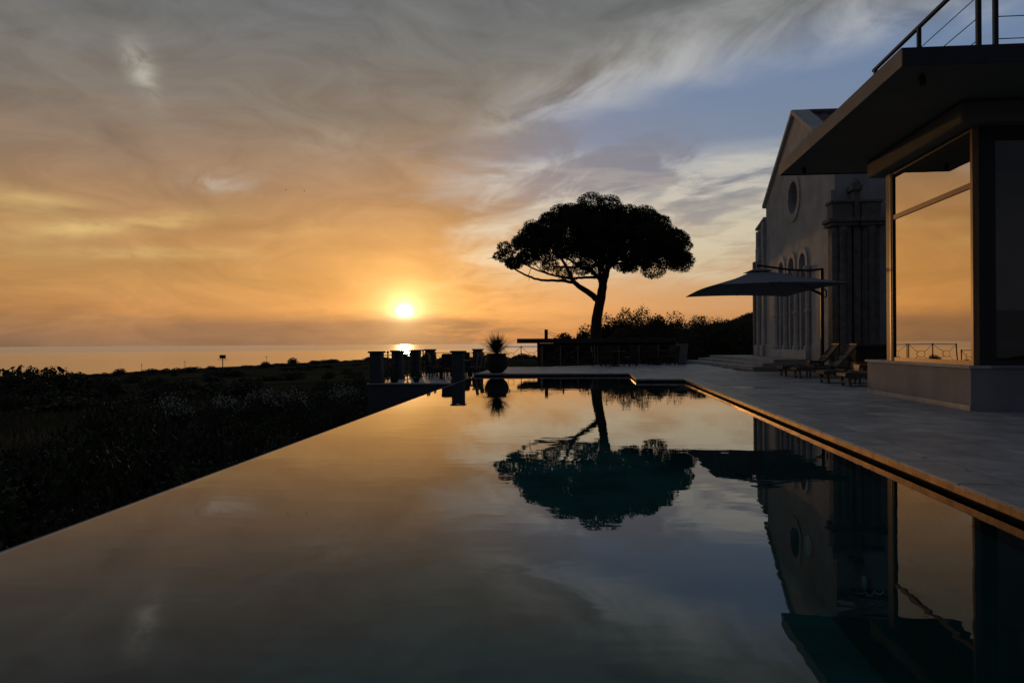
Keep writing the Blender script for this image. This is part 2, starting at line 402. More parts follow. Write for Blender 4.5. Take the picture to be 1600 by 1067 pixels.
# ================================================================ SETTING
def smooth(a, b, v):
    k = np.clip((v-a)/(b-a), 0, 1); return k*k*(3-2*k)
def ground_z(x, y):
    x = np.asarray(x, float); y = np.asarray(y, float); r = np.hypot(x, y)
    a = np.arctan2(x, np.maximum(y, 1e-3))
    z = -3.4 - np.clip(r-20, 0, 120)*.032
    edge = -9.6 - 9.0*smooth(-.22, -.72, a)                     # height of the land near the coast
    z = z + (edge - z)*smooth(130, 520, r)
    z = z - 40*smooth(540 + 40*np.sin(a*9), 720, r)
    z = z + .35*np.sin(x*.11+1)*np.sin(y*.09)*smooth(20, 60, r) + .5*np.sin(x*.031)*np.cos(y*.027)*smooth(80, 200, r)
    up = smooth(-14, -5, x)*smooth(35, 43, y)*(1-smooth(90, 220, r))
    z = z + (-1.0 - z)*up
    hill = smooth(.05, .24, a)*smooth(62, 135, r)*smooth(0, 30, y)*(1-smooth(200, 420, r))
    return z + hill*(5.6 + .5*np.sin(a*23) + 6*smooth(.2, .5, a) - z)
sea = MB(); SEA = -27.0
sea.quad((-90000, -20000, SEA), (90000, -20000, SEA), (90000, 90000, SEA), (-90000, 90000, SEA))
tag(sea.build('sea', M['sea']), 'calm sea reaching the horizon under the setting sun', kind='structure')
th = np.radians(np.linspace(-180, 180, 361)); rr = np.concatenate([np.linspace(2, 60, 40), np.geomspace(62, 800, 70)])
TH, RR = np.meshgrid(th, rr); gx = RR*np.sin(TH); gy = RR*np.cos(TH); gz = ground_z(gx, gy)
V = np.stack([gx, gy, gz], -1).reshape(-1, 3); nt_ = len(th)
I = np.arange(len(rr)-1)[:, None]*nt_ + np.arange(nt_-1)[None]; I = I.ravel()
me = np_mesh('ground', V, np.stack([I, I+1, I+nt_+1, I+nt_], 1)); me.polygons.foreach_set('use_smooth', [True]*len(me.polygons))
def ground_mat():
    m = bpy.data.materials.new('field_soil'); m.use_nodes = True; m.node_tree.nodes.clear(); N = NT(m.node_tree)
    b = N.n.new('ShaderNodeBsdfDiffuse'); o = N.n.new('ShaderNodeOutputMaterial'); N.l.new(b.outputs[0], o.inputs[0])
    c = N.n.new('ShaderNodeTexCoord'); mp = N.n.new('ShaderNodeMapping'); mp.inputs['Scale'].default_value = (.35, 1.3, 1); mp.inputs['Rotation'].default_value = (0, 0, -.35)
    N.l.new(c.outputs['Object'], mp.inputs[0])
    f = N.step(.40, .62, N.noise(mp.outputs[0], .05, 5, .6)); g = N.noise(c.outputs['Object'], .8, 5, .65)
    col = N.mix(f, (.040, .040, .024), (.105, .080, .055)); col = N.mix(N.mul(g, .8), col, (.03, .03, .016))
    N.put(b.inputs['Color'], col)
    bn = N.n.new('ShaderNodeBump'); bn.inputs['Distance'].default_value = .05; N.put(bn.inputs['Height'], g); N.l.new(bn.outputs[0], b.inputs['Normal'])
    return m
me.materials.append(ground_mat())
g_ = bpy.data.objects.new('ground', me); COL.objects.link(g_); tag(g_, 'dark fields falling from the pool to the coast', kind='structure')

# ---- pool
def left_x(y): return -3.42 - .0412*y
WZ = -.10
pool = thing('pool', 'long infinity pool of still dark water', 'pool'); pool['kind'] = 'structure'; del pool['category']
w = MB(); w.quad((left_x(.3)-.0, .3, WZ), (2.95, .3, WZ), (2.95, 22.7, WZ), (1.44, 22.7, WZ), (1.44, 27, WZ), (left_x(27), 27, WZ))
tag(w.build('water', M['water'], pool), 'still mirror-like pool water')
b = MB()
out = [(left_x(.3)+.02, .3), (2.955, .3), (2.955, 22.7), (1.445, 22.7), (1.445, 27), (left_x(27)+.02, 27)]
b.quad(*[(x, y, -2.3) for x, y in out])
for k in range(5):
    (x0, y0), (x1, y1) = out[k], out[k+1]; b.quad((x0, y0, -2.3), (x1, y1, -2.3), (x1, y1, -.058), (x0, y0, -.058))
b.build('basin', M['pool'], pool)
e = MB()
ya, yb = .3, 27.0
e.plate([(left_x(ya)+.02, ya), (left_x(yb)+.02, yb), (left_x(yb)-.035, yb), (left_x(ya)-.035, ya)], [], lambda u, v, w_: (u, v, w_), -3.7, WZ-.004)
e.build('weir_wall', M['wall'], pool)
MB().box(2.942, 2.954, .3, 22.69, -.30, -.060).build('waterline_band', M['band'], pool)
MB().box(1.432, 1.444, 22.692, 26.985, -.30, -.060).build('waterline_band', M['band'], pool)
MB().box(1.445, 2.941, 22.688, 22.699, -.30, -.060).build('waterline_band', M['band'], pool)
MB().box(left_x(27)+.03, 1.431, 26.988, 26.999, -.30, -.060).build('waterline_band', M['band'], pool)
# ---- deck
deck = thing('deck', 'grey stone deck along the pool', 'deck'); deck['kind'] = 'structure'; del deck['category']
FAR = [(14, 42), (5, 41.5), (.2, 37.2), (-2.5, 34.9), (-4.55, 34.7)]
outl = [(2.957, .3), (-3.4, .3), (-3.4, -4), (14, -4)] + FAR + [(-4.55, 27.003), (1.447, 27.003), (1.447, 22.703), (2.957, 22.703)]
d = MB(); d.plate(outl, [], lambda u, v, w_: (u, v, w_), -3.6, -.012); d.build('deck_base', M['grout'], deck)
def clip(poly, a, b):
    """keep the part of poly on the left of a->b"""
    side = lambda p: (b[0]-a[0])*(p[1]-a[1]) - (b[1]-a[1])*(p[0]-a[0])
    res = []
    for k in range(len(poly)):
        p, q = poly[k], poly[(k+1) % len(poly)]; sp, sq = side(p), side(q)
        if sp >= 0: res.append(p)
        if sp*sq < 0:
            f = sp/(sp-sq); res.append((p[0]+(q[0]-p[0])*f, p[1]+(q[1]-p[1])*f))
    return res
def paver(x0, x1, y0, y1, mat='paver', name='paver', z=0, far=True, th_=.03):
    poly = [(x0+.006, y0+.006), (x1-.006, y0+.006), (x1-.006, y1-.006), (x0+.006, y1-.006)]
    if far and y1 > 34:
        for k in range(len(FAR)-1):
            a, b_ = FAR[k], FAR[k+1]
            xm = .5*(x0+x1)
            if min(a[0], b_[0])-1.2 <= xm <= max(a[0], b_[0])+1.2: poly = clip(poly, a, b_)
            if len(poly) < 3: return
    zt = z + random.uniform(-.0012, .0012)
    o = MB().prism(poly, z-th_, zt).build(name, M[mat], deck)
    return o
cw = .46
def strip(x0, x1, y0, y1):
    o = MB().bbox(x0, x1, y0, y1, -.066, -.004, .006).build('sunlit_edge', M['strip'], deck); return o  # inner face of the coping, sun glow carried by its colour
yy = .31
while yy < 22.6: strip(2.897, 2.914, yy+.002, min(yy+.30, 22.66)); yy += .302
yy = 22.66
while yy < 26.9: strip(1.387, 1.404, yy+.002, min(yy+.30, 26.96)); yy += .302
yy = .3
while yy < 22.6:                                                   # coping along the deck side
    paver(2.915, 2.915+cw, yy, min(yy+1.12, 22.70), 'coping', 'coping_stone', .003, False, .058); yy += 1.12
xx = 1.40
for x0, x1 in ((1.41+cw, 2.4), (2.4, 2.915+cw)): paver(x0, x1, 22.665, 22.665+cw, 'coping', 'coping_stone', .003, False, .058)
yy = 22.665
while yy < 26.9: paver(1.405, 1.405+cw, yy, min(yy+1.08, 26.99), 'coping', 'coping_stone', .003, False, .058); yy += 1.08
xx = -4.55
while xx < 1.8: paver(xx, min(xx+1.07, 1.865), 26.965+.0, 26.965+cw, 'coping', 'coping_stone', .003, False, .058); xx += 1.07
for o in deck.children:
    if o.name.startswith('coping'):
        bv = o.modifiers.new('b', 'BEVEL'); bv.width = .014; bv.segments = 3
px0 = 2.915+cw
cols = [px0 + .98*k for k in range(8)]
for k in range(7):
    off = .5*(k % 2)
    y = .3 - 1.0 + off
    while y < 27.4:
        if cols[k+1] < 9.3: paver(cols[k], cols[k+1], y, y+1.0, far=False)
        y += 1.0
for j in range(8):                                                  # the wide strip past the pool's far end
    y0 = 27.425 + 1.35*j
    x = -4.55 + .6*(j % 2)-.6
    while x < 5.4:
        xa = max(x, -4.55); xb = min(x+1.3, 6.0)
        if xb-xa > .1: paver(xa, xb, y0, y0+1.35)
        x += 1.3
for x0, x1 in ((1.865, 2.6), (2.6, px0)):
    for y0 in (23.125, 24.2, 25.27, 26.34): paver(x0, x1, y0, min(y0+1.07, 27.42))
pl = MB()
def blob(cx, cy, rx, ry, n=26, seed=0):
    rnd = random.Random(seed)
    return [(cx+rx*math.cos(2*math.pi*k/n)*rnd.uniform(.72, 1.1), cy+ry*math.sin(2*math.pi*k/n)*rnd.uniform(.6, 1.1)) for k in range(n)]
M['wet'] = pmat('wet_film', (.16, .16, .16), .08, spec=.9, bump=.004, bscale=9)
for i, (cx, cy, rx, ry) in enumerate([(3.9, 18.4, .55, .13), (4.35, 18.05, .4, .07), (3.75, 17.8, .3, .06)]):
    p_ = MB().prism(blob(cx, cy, rx, ry, seed=i), .0025, .0045).build('puddle', M['wet'])
    tag(p_, 'thin puddle of splashed water shining on the stone deck', kind='structure')
# ---- lower terrace left of the pool's far end
ter = thing('terrace', 'lower stone terrace beyond the infinity edge', 'terrace'); ter['kind'] = 'structure'; del ter['category']
TZ = -.27
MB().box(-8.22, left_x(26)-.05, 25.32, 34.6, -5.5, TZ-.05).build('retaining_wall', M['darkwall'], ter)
MB().box(-8.27, left_x(26)-.045, 25.27, 34.6, TZ-.05, TZ-.012).build('edge_slab', M['stepstone'], ter, bevel=.01)
for i in range(4):
    for j in range(9):
        x0 = -8.2 + i*.87; y0 = 25.35 + j*1.02
        MB().bbox(x0+.004, x0+.866, y0+.004, y0+1.016, TZ-.02, TZ+random.uniform(0, .002), .003).build('paver', M['paver'], ter)
# ---- platform with steps before the church
plat = thing('church_steps', 'three broad pale stone steps rising to the church', 'steps'); plat['kind'] = 'structure'; del plat['category']
for i, (xn, yn, xf) in enumerate([(6.60, 29.6, 5.45), (7.05, 29.85, 6.1), (7.55, 30.1, 6.75)]):
    z0 = -.02 if i == 0 else .14*i-.0; z1 = .14*(i+1)
    MB().plate([(xn, yn), (13.5, yn), (13.5, 41.3), (xf, 41.3)], [], lambda u, v, w_: (u, v, w_), z0, z1).build('step', M['stepstone'], plat, bevel=.012)

# ================================================================ CHURCH
ch = thing('church', 'pale gabled church with round window and three tall arches', 'church', (0, 0, 0))
FX = 9.2
fn = lambda u, v, w_: (w_, u, v)
outline = [(27.5, 0), (39.75, 0), (39.75, 7.34), (38.02, 7.62), (38.02, 8.35), (32.75, 11.45), (27.5, 8.35)]
def circ(cy, cz, r, n=28): return [(cy+r*math.cos(2*math.pi*k/n), cz+r*math.sin(2*math.pi*k/n)) for k in range(n)]
def arch(cy, w_, z0, zs, n=10):
    return [(cy-w_/2, z0), (cy+w_/2, z0)] + [(cy+w_/2*math.cos(math.pi*k/n), zs+w_/2*math.sin(math.pi*k/n)) for k in range(n+1)]
ARC = [31.42, 33.15, 34.85]
OC = (32.9, 7.70)
holes = [circ(*OC, .74)] + [arch(c, .92, .80, 4.55) for c in ARC]
MB().plate(outline, holes, fn, FX, FX+.5).build('front_wall', M['church'], ch)
ring = MB().plate(circ(*OC, 1.08), [circ(*OC, .735)], fn, FX-.07, FX+.1).build('oculus_ring', M['stone'], ch, bevel=.02)
MB().plate(circ(*OC, .8), [], fn, FX+.33, FX+.36).build('oculus_pane', M['darkglass'], ch)
for k in range(2):
    a = k*math.pi/2+.4
    MB().beam((FX+.31, OC[0]-.75*math.cos(a), OC[1]-.75*math.sin(a)), (FX+.31, OC[0]+.75*math.cos(a), OC[1]+.75*math.sin(a)), .05, .05).build('glazing_bar', M['stone'], ch)
for c in ARC:
    sur = MB().plate(arch(c, 1.42, 4.35, 4.55, 14), [arch(c, .915, 4.3505, 4.551, 14)[0:0] or [(c-.4575, 4.352), (c+.4575, 4.352)] + [(c+.4575*math.cos(math.pi*k/14), 4.552+.4575*math.sin(math.pi*k/14)) for k in range(15)]], fn, FX-.09, FX+.06)
    sur.build('arch_moulding', M['stone'], ch, bevel=.015)
    MB().plate(arch(c, .98, .8, 4.55), [], fn, FX+.36, FX+.4).build('arch_pane', M['darkglass'], ch)
    MB().box(FX+.30, FX+.355, c-.46, c+.46, 2.55, 2.63).build('glazing_bar', M['stone'], ch)
    MB().box(FX+.30, FX+.355, c-.46, c+.46, 4.10, 4.17).build('glazing_bar', M['stone'], ch)
cols_y = [ARC[0]-.86, (ARC[0]+ARC[1])/2, (ARC[1]+ARC[2])/2, ARC[2]+.86]
for cy in cols_y:                                                   # slender columns carrying the arches
    col_ = MB().lathe([(.19, .80), (.19, .92), (.13, 1.0), (.13, 1.06), (.115, 1.1), (.105, 2.35), (.15, 2.4), (.15, 2.5), (.105, 2.56), (.095, 4.05), (.16, 4.2), (.2, 4.25), (.2, 4.36)], 12, FX-.10, cy)
    col_.build('column', M['stone'], ch, smooth=False)
MB().box(FX-.32, FX-.003, ARC[0]-1.25, ARC[2]+1.25, .42, .80).build('arch_plinth', M['stone'], ch, bevel=.02)
MB().box(FX-.10, FX-.003, 27.5, ARC[0]-1.26, 0, 1.05).build('plinth', M['church'], ch, bevel=.02)
MB().box(FX-.10, FX-.003, ARC[2]+1.26, 39.7, 0, 1.05).build('plinth', M['church'], ch, bevel=.02)
for (y0, y1, zt) in ((38.05, 38.5, 7.5), (39.3, 39.72, 7.2), (27.45, 27.85, 6.9)):   # corner pilasters
    MB().box(FX-.16, FX-.004, y0, y1, .42, zt).build('pilaster', M['church'], ch, bevel=.02)
    MB().box(FX-.26, FX-.002, y0-.1, y1+.1, .42, 1.0).build('pilaster_base', M['stone'], ch, bevel=.03)
MB().lathe([(.2, .42), (.2, .6), (.13, .75), (.11, 5.2), (.19, 5.4), (.22, 5.5)], 12, FX-.2, 38.9).build('column', M['stone'], ch)
MB().box(FX-.3, FX+.1, 38.6, 39.2, 5.5, 6.2).build('column_block', M['stone'], ch, bevel=.03)
MB().box(FX-.25, FX+.2, 39.77, 40.15, .42, 5.6).build('buttress', M['oldstone'], ch, bevel=.03)
def slope_cap(y0, z0, y1, z1, th_=.20):
    m = MB(); dy, dz_ = y1-y0, z1-z0; L = math.hypot(dy, dz_); ny, nz = -dz_/L, dy/L
    if nz < 0: ny, nz = -ny, -nz
    m.plate([(y0, z0+.003), (y1, z1+.003), (y1+ny*th_, z1+nz*th_), (y0+ny*th_, z0+nz*th_)], [], fn, FX-.14, FX+.62)
    return m
slope_cap(38.25, 8.22, 32.7, 11.48).build('gable_coping', M['stone'], ch, bevel=.02)
slope_cap(27.25, 8.22, 32.8, 11.48).build('gable_coping', M['stone'], ch, bevel=.02)
slope_cap(39.9, 7.30, 38.0, 7.62, .14).build('aisle_coping', M['stone'], ch, bevel=.02)
MB().box(FX+.5, 22, 27.5, 27.9, 0, 8.1).build('side_wall', M['church'], ch)
MB().box(FX+.5, 22, 37.6, 38.0, 0, 8.1).build('side_wall', M['church'], ch)
roof = MB()                                                         # rows of barrel tiles on both slopes
for sgn, ye in ((-1, 27.2), (1, 38.3)):
    n_ = 30
    for k in range(n_):
        x0 = FX+.64 + k*.42
        prof = [(x0, 0), (x0+.07, .07), (x0+.21, .10), (x0+.35, .07), (x0+.42, 0)]
        for (xa, ha), (xb, hb) in zip(prof, prof[1:]):
            for r_ in range(14):
                f0, f1 = r_/14, (r_+1)/14
                ya_, yb_ = 32.75+(ye-32.75)*f0, 32.75+(ye-32.75)*f1; za, zb = 11.42-3.2*f0+.05, 11.42-3.2*f1
                roof.quad((xa, ya_, za+ha-.06), (xb, ya_, za+hb-.06), (xb, yb_, zb+hb), (xa, yb_, zb+ha))
rf = roof.build('roof', M['tile'], ch); rf['kind'] = 'stuff'
MB().tube([(FX+.5, 32.75, 11.50), (21.5, 32.75, 11.50)], .17, 8).build('ridge', M['tile'], ch)
# old portal on the church's side: clustered piers with capitals and attic blocks
for (x0, x1) in ((8.95, 9.62), (10.02, 10.62), (11.5, 12.1)):
    for k, xo in enumerate((0, .5, 1)):
        xc = x0+.14 + (x1-x0-.28)*xo
        MB().lathe([(.17, 0), (.17, .35), (.12, .5), (.115, 5.1), (.15, 5.2), (.19, 5.42)], 10, xc, 27.05-(.12 if k == 1 else 0)).build('pier_shaft', M['oldstone'], ch, smooth=True)
    MB().box(x0-.02, x1+.02, 27.0, 27.495, 0, 5.40).build('pier', M['oldstone'], ch, bevel=.02)
    MB().box(x0-.16, x1+.16, 26.72, 27.49, 5.42, 5.55).build('capital', M['oldstone'], ch, bevel=.03)
    MB().box(x0-.25, x1+.25, 26.62, 27.485, 5.55, 5.70).build('capital', M['oldstone'], ch, bevel=.03)
    MB().box(x0-.05, x1+.02, 26.85, 27.48, 5.70, 6.28).build('attic_block', M['oldstone'], ch, bevel=.02)
    MB().box(x0-.12, x1+.09, 26.78, 27.485, 6.28, 6.38).build('attic_cornice', M['oldstone'], ch, bevel=.02)
MB().box(9.70, 9.95, 26.95, 27.492, 0, 6.75).build('pinnacle_shaft', M['oldstone'], ch, bevel=.02)
MB().box(9.62, 10.0, 26.85, 27.49, 6.75, 6.95).build('pinnacle_capital', M['oldstone'], ch, bevel=.02)
MB().lathe([(.16, 6.95), (.18, 7.05), (.10, 7.18), (.02, 7.25)], 10, 9.82, 27.1).build('pinnacle_finial', M['oldstone'], ch)

# ================================================================ GLAZED PAVILION
pv = thing('glazed_pavilion', 'flat roofed pavilion with tall corner window glowing with reflected sunset', 'building', (6.2, 12.1, 0))
pv_off = Vector((6.2, 12.1, 0))
def pvb(m, name, mat, par=None, **k):
    o = m.build(name, M[mat], par or pv, **k)
    o.location = -pv_off if par is None else (0, 0, 0); return o
X0, Y0, Y1, X1 = 6.2, 12.1, 16.45, 15.0
pvb(MB().box(X0, X0+.25, Y0, Y1, 0, .70), 'base_wall', 'wall')
pvb(MB().box(X0+.25, X1, Y0, Y0+.25, 0, .70), 'base_wall', 'wall')
GY = 15.40
pvb(MB().box(X0+.30, X1, GY-.05, GY+.15, .746, 4.67), 'rear_wall', 'wall')
pvb(MB().box(X0+.25, X1, Y1-.25, Y1, 0, .70), 'base_wall', 'wall')
pvb(MB().box(X0+.301, X1, Y0+.301, Y1+.03, .702, .742), 'ledge_top', 'stone')
pvb(MB().box(X0-.012, X0-.002, Y0-.012, Y1, 0, .085), 'skirting', 'coping')
pvb(MB().box(X0-.012, X1, Y0-.012, Y0-.002, 0, .085), 'skirting', 'wall')
pvb(MB().bbox(X0-.05, X0+.3, Y0-.05, Y1+.03, .70, .745, .01), 'sill', 'stone')
pvb(MB().bbox(X0+.3, X1, Y0-.05, Y0+.3, .70, .745, .01), 'sill', 'wall')
HZ = 4.68
wn = pvb(MB().box(X0+.06, X0+.16, Y0+.03, Y0+.10, .746, HZ), 'side_window', 'frame')     # corner post carries the rest
def sub(m, mat, name='frame_bar', **k):
    o = m.build(name, M[mat], wn, **k); return o
sub(MB().box(X0+.05, X0+.14, GY-.19, GY-.13, .746, HZ), 'black')
sub(MB().box(X0+.04, X0+.14, GY-.129, GY-.06, .746, HZ), 'frame')
sub(MB().box(X0+.06, X0+.13, Y0+.101, GY-.191, .746, .82), 'frame')
sub(MB().box(X0+.06, X0+.13, Y0+.101, GY-.191, HZ-.07, HZ), 'black')
sub(MB().box(X0+.06, X0+.12, Y0+.101, GY-.191, 3.68, 3.77), 'frame')
sub(MB().box(X0+.085, X0+.095, Y0+.101, GY-.191, .821, 3.679), 'mirrorglass', 'pane')
sub(MB().box(X0+.085, X0+.095, Y0+.101, GY-.191, 3.771, HZ-.071), 'mirrorglass', 'pane')
pvb(MB().box(X0+.161, X0+.42, Y0+.028, Y0+.2, .746, HZ), 'corner_post', 'black')
pvb(MB().box(X0+.06, X0+.29, GY-.059, GY+.15, .746, HZ), 'end_post', 'black')
fw = pvb(MB().box(X0+.421, X1, Y0+.05, Y0+.15, HZ-.22, HZ), 'front_window', 'black')
for x in (8.2, 10.0, 11.8, 13.6): MB().box(x, x+.1, Y0+.05, Y0+.15, .83, HZ-.221).build('frame_bar', M['black'], fw)
MB().box(X0+.421, X1, Y0+.05, Y0+.15, .746, .829).build('frame_bar', M['black'], fw)
for x0, x1 in ((6.622, 8.199), (8.301, 9.999), (10.101, 11.799), (11.901, 13.599)):
    MB().box(x0, x1, Y0+.09, Y0+.10, .83, HZ-.222).build('pane', M['glass'], fw)
pvb(MB().box(X0+.305, X1-.05, Y0+.305, GY-.06, .743, .76), 'floor', 'room')
pvb(MB().box(X0+.30, X1-.05, GY-.10, GY-.055, .77, 4.66), 'inner_wall', 'room')
pvb(MB().box(X1-.2, X1-.06, Y0+.26, GY-.11, .77, 4.66), 'inner_wall', 'room')
pvb(MB().box(X0-.22, X1, Y0-.22, GY+.45, HZ+.001, 5.04), 'header_beam', 'soffit', bevel=.05)
RX0, RY0, RY1 = 4.38, 10.32, 16.85
pvb(MB().box(RX0+.02, 16, RY0+.02, RY1-.02, 5.05, 5.10), 'soffit', 'soffit')
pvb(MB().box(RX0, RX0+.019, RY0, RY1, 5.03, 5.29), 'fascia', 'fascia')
pvb(MB().box(RX0+.02, 16, RY0, RY0+.019, 5.03, 5.29), 'fascia', 'kioskroof')  # same fascia as the side, its shade put into a darker bluish material
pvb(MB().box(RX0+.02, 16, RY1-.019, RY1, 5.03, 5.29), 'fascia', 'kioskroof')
pvb(MB().box(RX0+.02, 16, RY0+.02, RY1-.02, 5.101, 5.27), 'roof_slab', 'kioskroof')
for (x, y) in ((4.85, 10.75), (4.75, 16.2)):
    pvb(MB().lathe([(.045, 4.90), (.05, 4.91), (.05, 5.02), (.03, 5.03), (.03, 5.05)], 12, x, y), 'spotlight', 'black')
# dark sofa and lamp inside the room
sf = thing('sofa', 'dark sofa standing inside the glazed pavilion', 'sofa', (8.3, 14.4, .762))
MB().bbox(-.9, .9, -.4, .4, .12, .45, .05).build('seat', M['sofa'], sf); MB().bbox(-.9, .9, .22, .45, .45, 1.0, .05).build('backrest', M['sofa'], sf)
for s in (-1, 1): MB().bbox(s*.9-.12, s*.9+.12, -.4, .45, .12, .68, .04).build('armrest', M['sofa'], sf)
for s in (-1, 1):
    for q_ in (-1, 1): MB().box(s*.8-.03, s*.8+.03, q_*.33-.03, q_*.33+.03, 0, .12).build('leg', M['black'], sf)
cu = MB(); prev = None
for k in range(121):
    y_ = Y0+.35+(GY-.55-Y0)*k/120; x_ = X0+.36+.035*math.sin(k*.9)+.012*math.sin(k*2.3)
    if prev: cu.quad((prev[0], prev[1], .80), (x_, y_, .80), (x_, y_, 4.6), (prev[0], prev[1], 4.6))
    prev = (x_, y_)
o = cu.build('curtain', M['sheer']); tag(o, 'pleated sheer curtain hanging behind the tall side window', 'curtain')
m_ = o.modifiers.new('s', 'SOLIDIFY'); m_.thickness = .004
# roof railing
rl = thing('roof_railing', 'black post and wire railing on the flat pavilion roof', 'railing', (5.75, 10.95, 5.27))
RZ = 1.36
for y in (0, 1.9, 3.8): MB().box(-.03, .03, y-.03, y+.03, 0, RZ).build('post', M['black'], rl)
for x in (.24, 2.1, 3.9, 5.7): MB().box(x-.03, x+.03, -.03, .03, 0, RZ).build('post', M['black'], rl)
MB().box(-.03, .03, -.03, 3.9, RZ, RZ+.05).build('top_rail', M['black'], rl)
MB().box(.031, 6.2, -.03, .03, RZ, RZ+.05).build('top_rail', M['black'], rl)
for z in (.35, .68, 1.0):
    MB().tube([(0, 0, z), (0, 3.8, z)], .007, 6).build('wire', M['black'], rl); MB().tube([(.24, 0, z), (6.1, 0, z)], .007, 6).build('wire', M['black'], rl)

# ================================================================ FURNITURE ON THE DECK
# cantilever umbrella
um = thing('cantilever_umbrella', 'large grey cantilever umbrella shading the deck before the church', 'umbrella', (8.68, 27.4, 0))
ux, uy = 8.68, 27.4
cor = [(3.83, 29.2), (7.95, 29.5), (8.2, 23.0), (3.98, 23.2)]
cor = [(x-ux, y-uy) for x, y in cor]; ac = (6.0-ux, 26.1-uy)
cv = MB(); n = 12; zc, za = 3.02, 3.80
vent = .16
for k in range(4):
    a, b_ = cor[k], cor[(k+1) % 4]
    prev = None
    for i in range(n+1):
        ex_, ey = a[0]+(b_[0]-a[0])*i/n, a[1]+(b_[1]-a[1])*i/n
        row = []
        for j in range(7):
            f = vent + (1-vent)*j/6
            sag = -.10*math.sin(math.pi*i/n)*f*0 - .05*math.sin(math.pi*f)
            edge_up = .05*math.sin(math.pi*i/n)*f**2
            row.append((ac[0]+(ex_-ac[0])*f, ac[1]+(ey-ac[1])*f, za+(zc-za)*f+sag+edge_up))
        if prev:
            for j in range(6): cv.quad(prev[j], row[j], row[j+1], prev[j+1])
        prev = row
co = cv.build('canopy', M['canvas'], um, smooth=False)
sm = co.modifiers.new('s', 'SOLIDIFY'); sm.thickness = .012
vc = MB()
for k in range(4):
    a, b_ = cor[k], cor[(k+1) % 4]; f = .19
    vc.quad((ac[0], ac[1], za+.05), (ac[0]+(a[0]-ac[0])*f, ac[1]+(a[1]-ac[1])*f, za-.10), (ac[0]+(b_[0]-ac[0])*f, ac[1]+(b_[1]-ac[1])*f, za-.10))
vc.build('vent_cap', M['canvas'], co)
for k in range(4):
    for f in (0, .5):
        a, b_ = cor[k], cor[(k+1) % 4]; e_ = (a[0]+(b_[0]-a[0])*f, a[1]+(b_[1]-a[1])*f)
        MB().beam((ac[0], ac[1], za-.12), (ac[0]+(e_[0]-ac[0])*.985, ac[1]+(e_[1]-ac[1])*.985, zc-.0+(.03 if f else -.01)), .025, .03).build('rib', M['black'], um)
MB().tube([(ac[0], ac[1], za-.35), (ac[0], ac[1], za+.16)], .04, 10).build('hub', M['black'], um)
MB().box(-.06, .06, -.05, .05, .08, 3.92).build('mast', M['black'], um, bevel=.01)
MB().beam((.0, -.02, 3.90), (-.5, -.25, 3.82), .07, .08).build('arm', M['black'], um)
MB().tube([(-.5, -.25, 3.82), (-1.4, -.7, 3.82), (ac[0], ac[1], za+.14)], .04, 8).build('arm', M['black'], um)
MB().tube([(.02, -.06, 2.92), (-.18, -.12, 3.0), (-.7, -.35, 3.2), (-1.4, -.7, 3.45)], [.06, .05, .04, .035], 8).build('strut', M['black'], um)
MB().tube([(.07, -.05, 3.15), (.15, -.06, 3.05), (.14, -.06, 2.86), (.07, -.05, 2.82)], .028, 8).build('crank_handle', M['black'], um)
MB().bbox(-.5, .5, -.5, .5, .004, .08, .02).build('base_plate', M['planter'], um)

# sun loungers: foot end at the origin, head end at +X
LB = ['sun lounger with raised back standing beside the church steps', 'second sun lounger from the church steps, back raised',
      'flat sun lounger, third from the church steps, beside a teak table', 'flat sun lounger closest to the pavilion base wall, head end hidden']
def lounger(label, loc, rz, up=True):
    L = thing('sun_lounger', label, 'sun lounger', loc, rz, 'sun loungers on the deck')
    for s in (-1, 1): MB().box(0, 2.0, s*.31-.025, s*.31+.025, .24, .31).build('side_rail', M['teak'], L, bevel=.006)
    MB().box(-.02, .03, -.335, .335, .25, .33).build('end_rail', M['teak'], L, bevel=.006)
    for x in (.10, 1.75):
        for s in (-1, 1):
            MB().beam((x, s*.27, .242), (x+(.03 if x < 1 else -.03), s*.27, 0), .06, .05).build('leg', M['teak'], L)
    MB().box(.10, .14, -.239, .239, .07, .13).build('stretcher', M['sling'], L)
    s_ = MB()
    n_ = 12
    for k in range(n_):
        xa, xb = .02+1.22*k/n_, .02+1.22*(k+1)/n_; za_, zb_ = [.345+.012*math.sin(math.pi*q/n_*3) for q in (k, k+1)]
        s_.quad((xa, -.31, za_), (xb, -.31, zb_), (xb, .31, zb_), (xa, .31, za_))
    so = s_.build('bed', M['cushion'], L); m_ = so.modifiers.new('s', 'SOLIDIFY'); m_.thickness = .05
    bk = MB(); A = Vector((1.24, 0, .34)); B = Vector((1.86, 0, 1.06)) if up else Vector((2.15, 0, .40))
    nrm = Vector((-(B-A).z, 0, (B-A).x)).normalized()
    for k in range(8):
        p, q = A+(B-A)*k/8, A+(B-A)*(k+1)/8
        p = p - nrm*.03*math.sin(math.pi*k/8); q = q - nrm*.03*math.sin(math.pi*(k+1)/8)
        bk.quad((p.x, -.30, p.z), (q.x, -.30, q.z), (q.x, .30, q.z), (p.x, .30, p.z))
    bo = bk.build('backrest', M['sling'], L); m_ = bo.modifiers.new('s', 'SOLIDIFY'); m_.thickness = .035
    for s in (-1, 1): MB().beam((1.22, s*.318, .30), (B.x+.02, s*.318, B.z+.01), .03, .045).build('back_rail', M['teak'], bo)
    MB().box(B.x-.03, B.x+.07, -.33, .33, B.z-.01, B.z+.025).build('top_rail', M['teak'], bo, bevel=.005)
    if up: MB().beam((1.62, 0, .75), (1.9, 0, .27), .5, .03).build('prop', M['teak'], L)
    return L
for lab, (y, x, a) in zip(LB, ((24.5, 6.36, .02), (23.15, 6.45, -.01), (20.25, 6.36, .03), (18.85, 6.45, .0))): lounger(lab, (x, y, .004), a, y > 22)
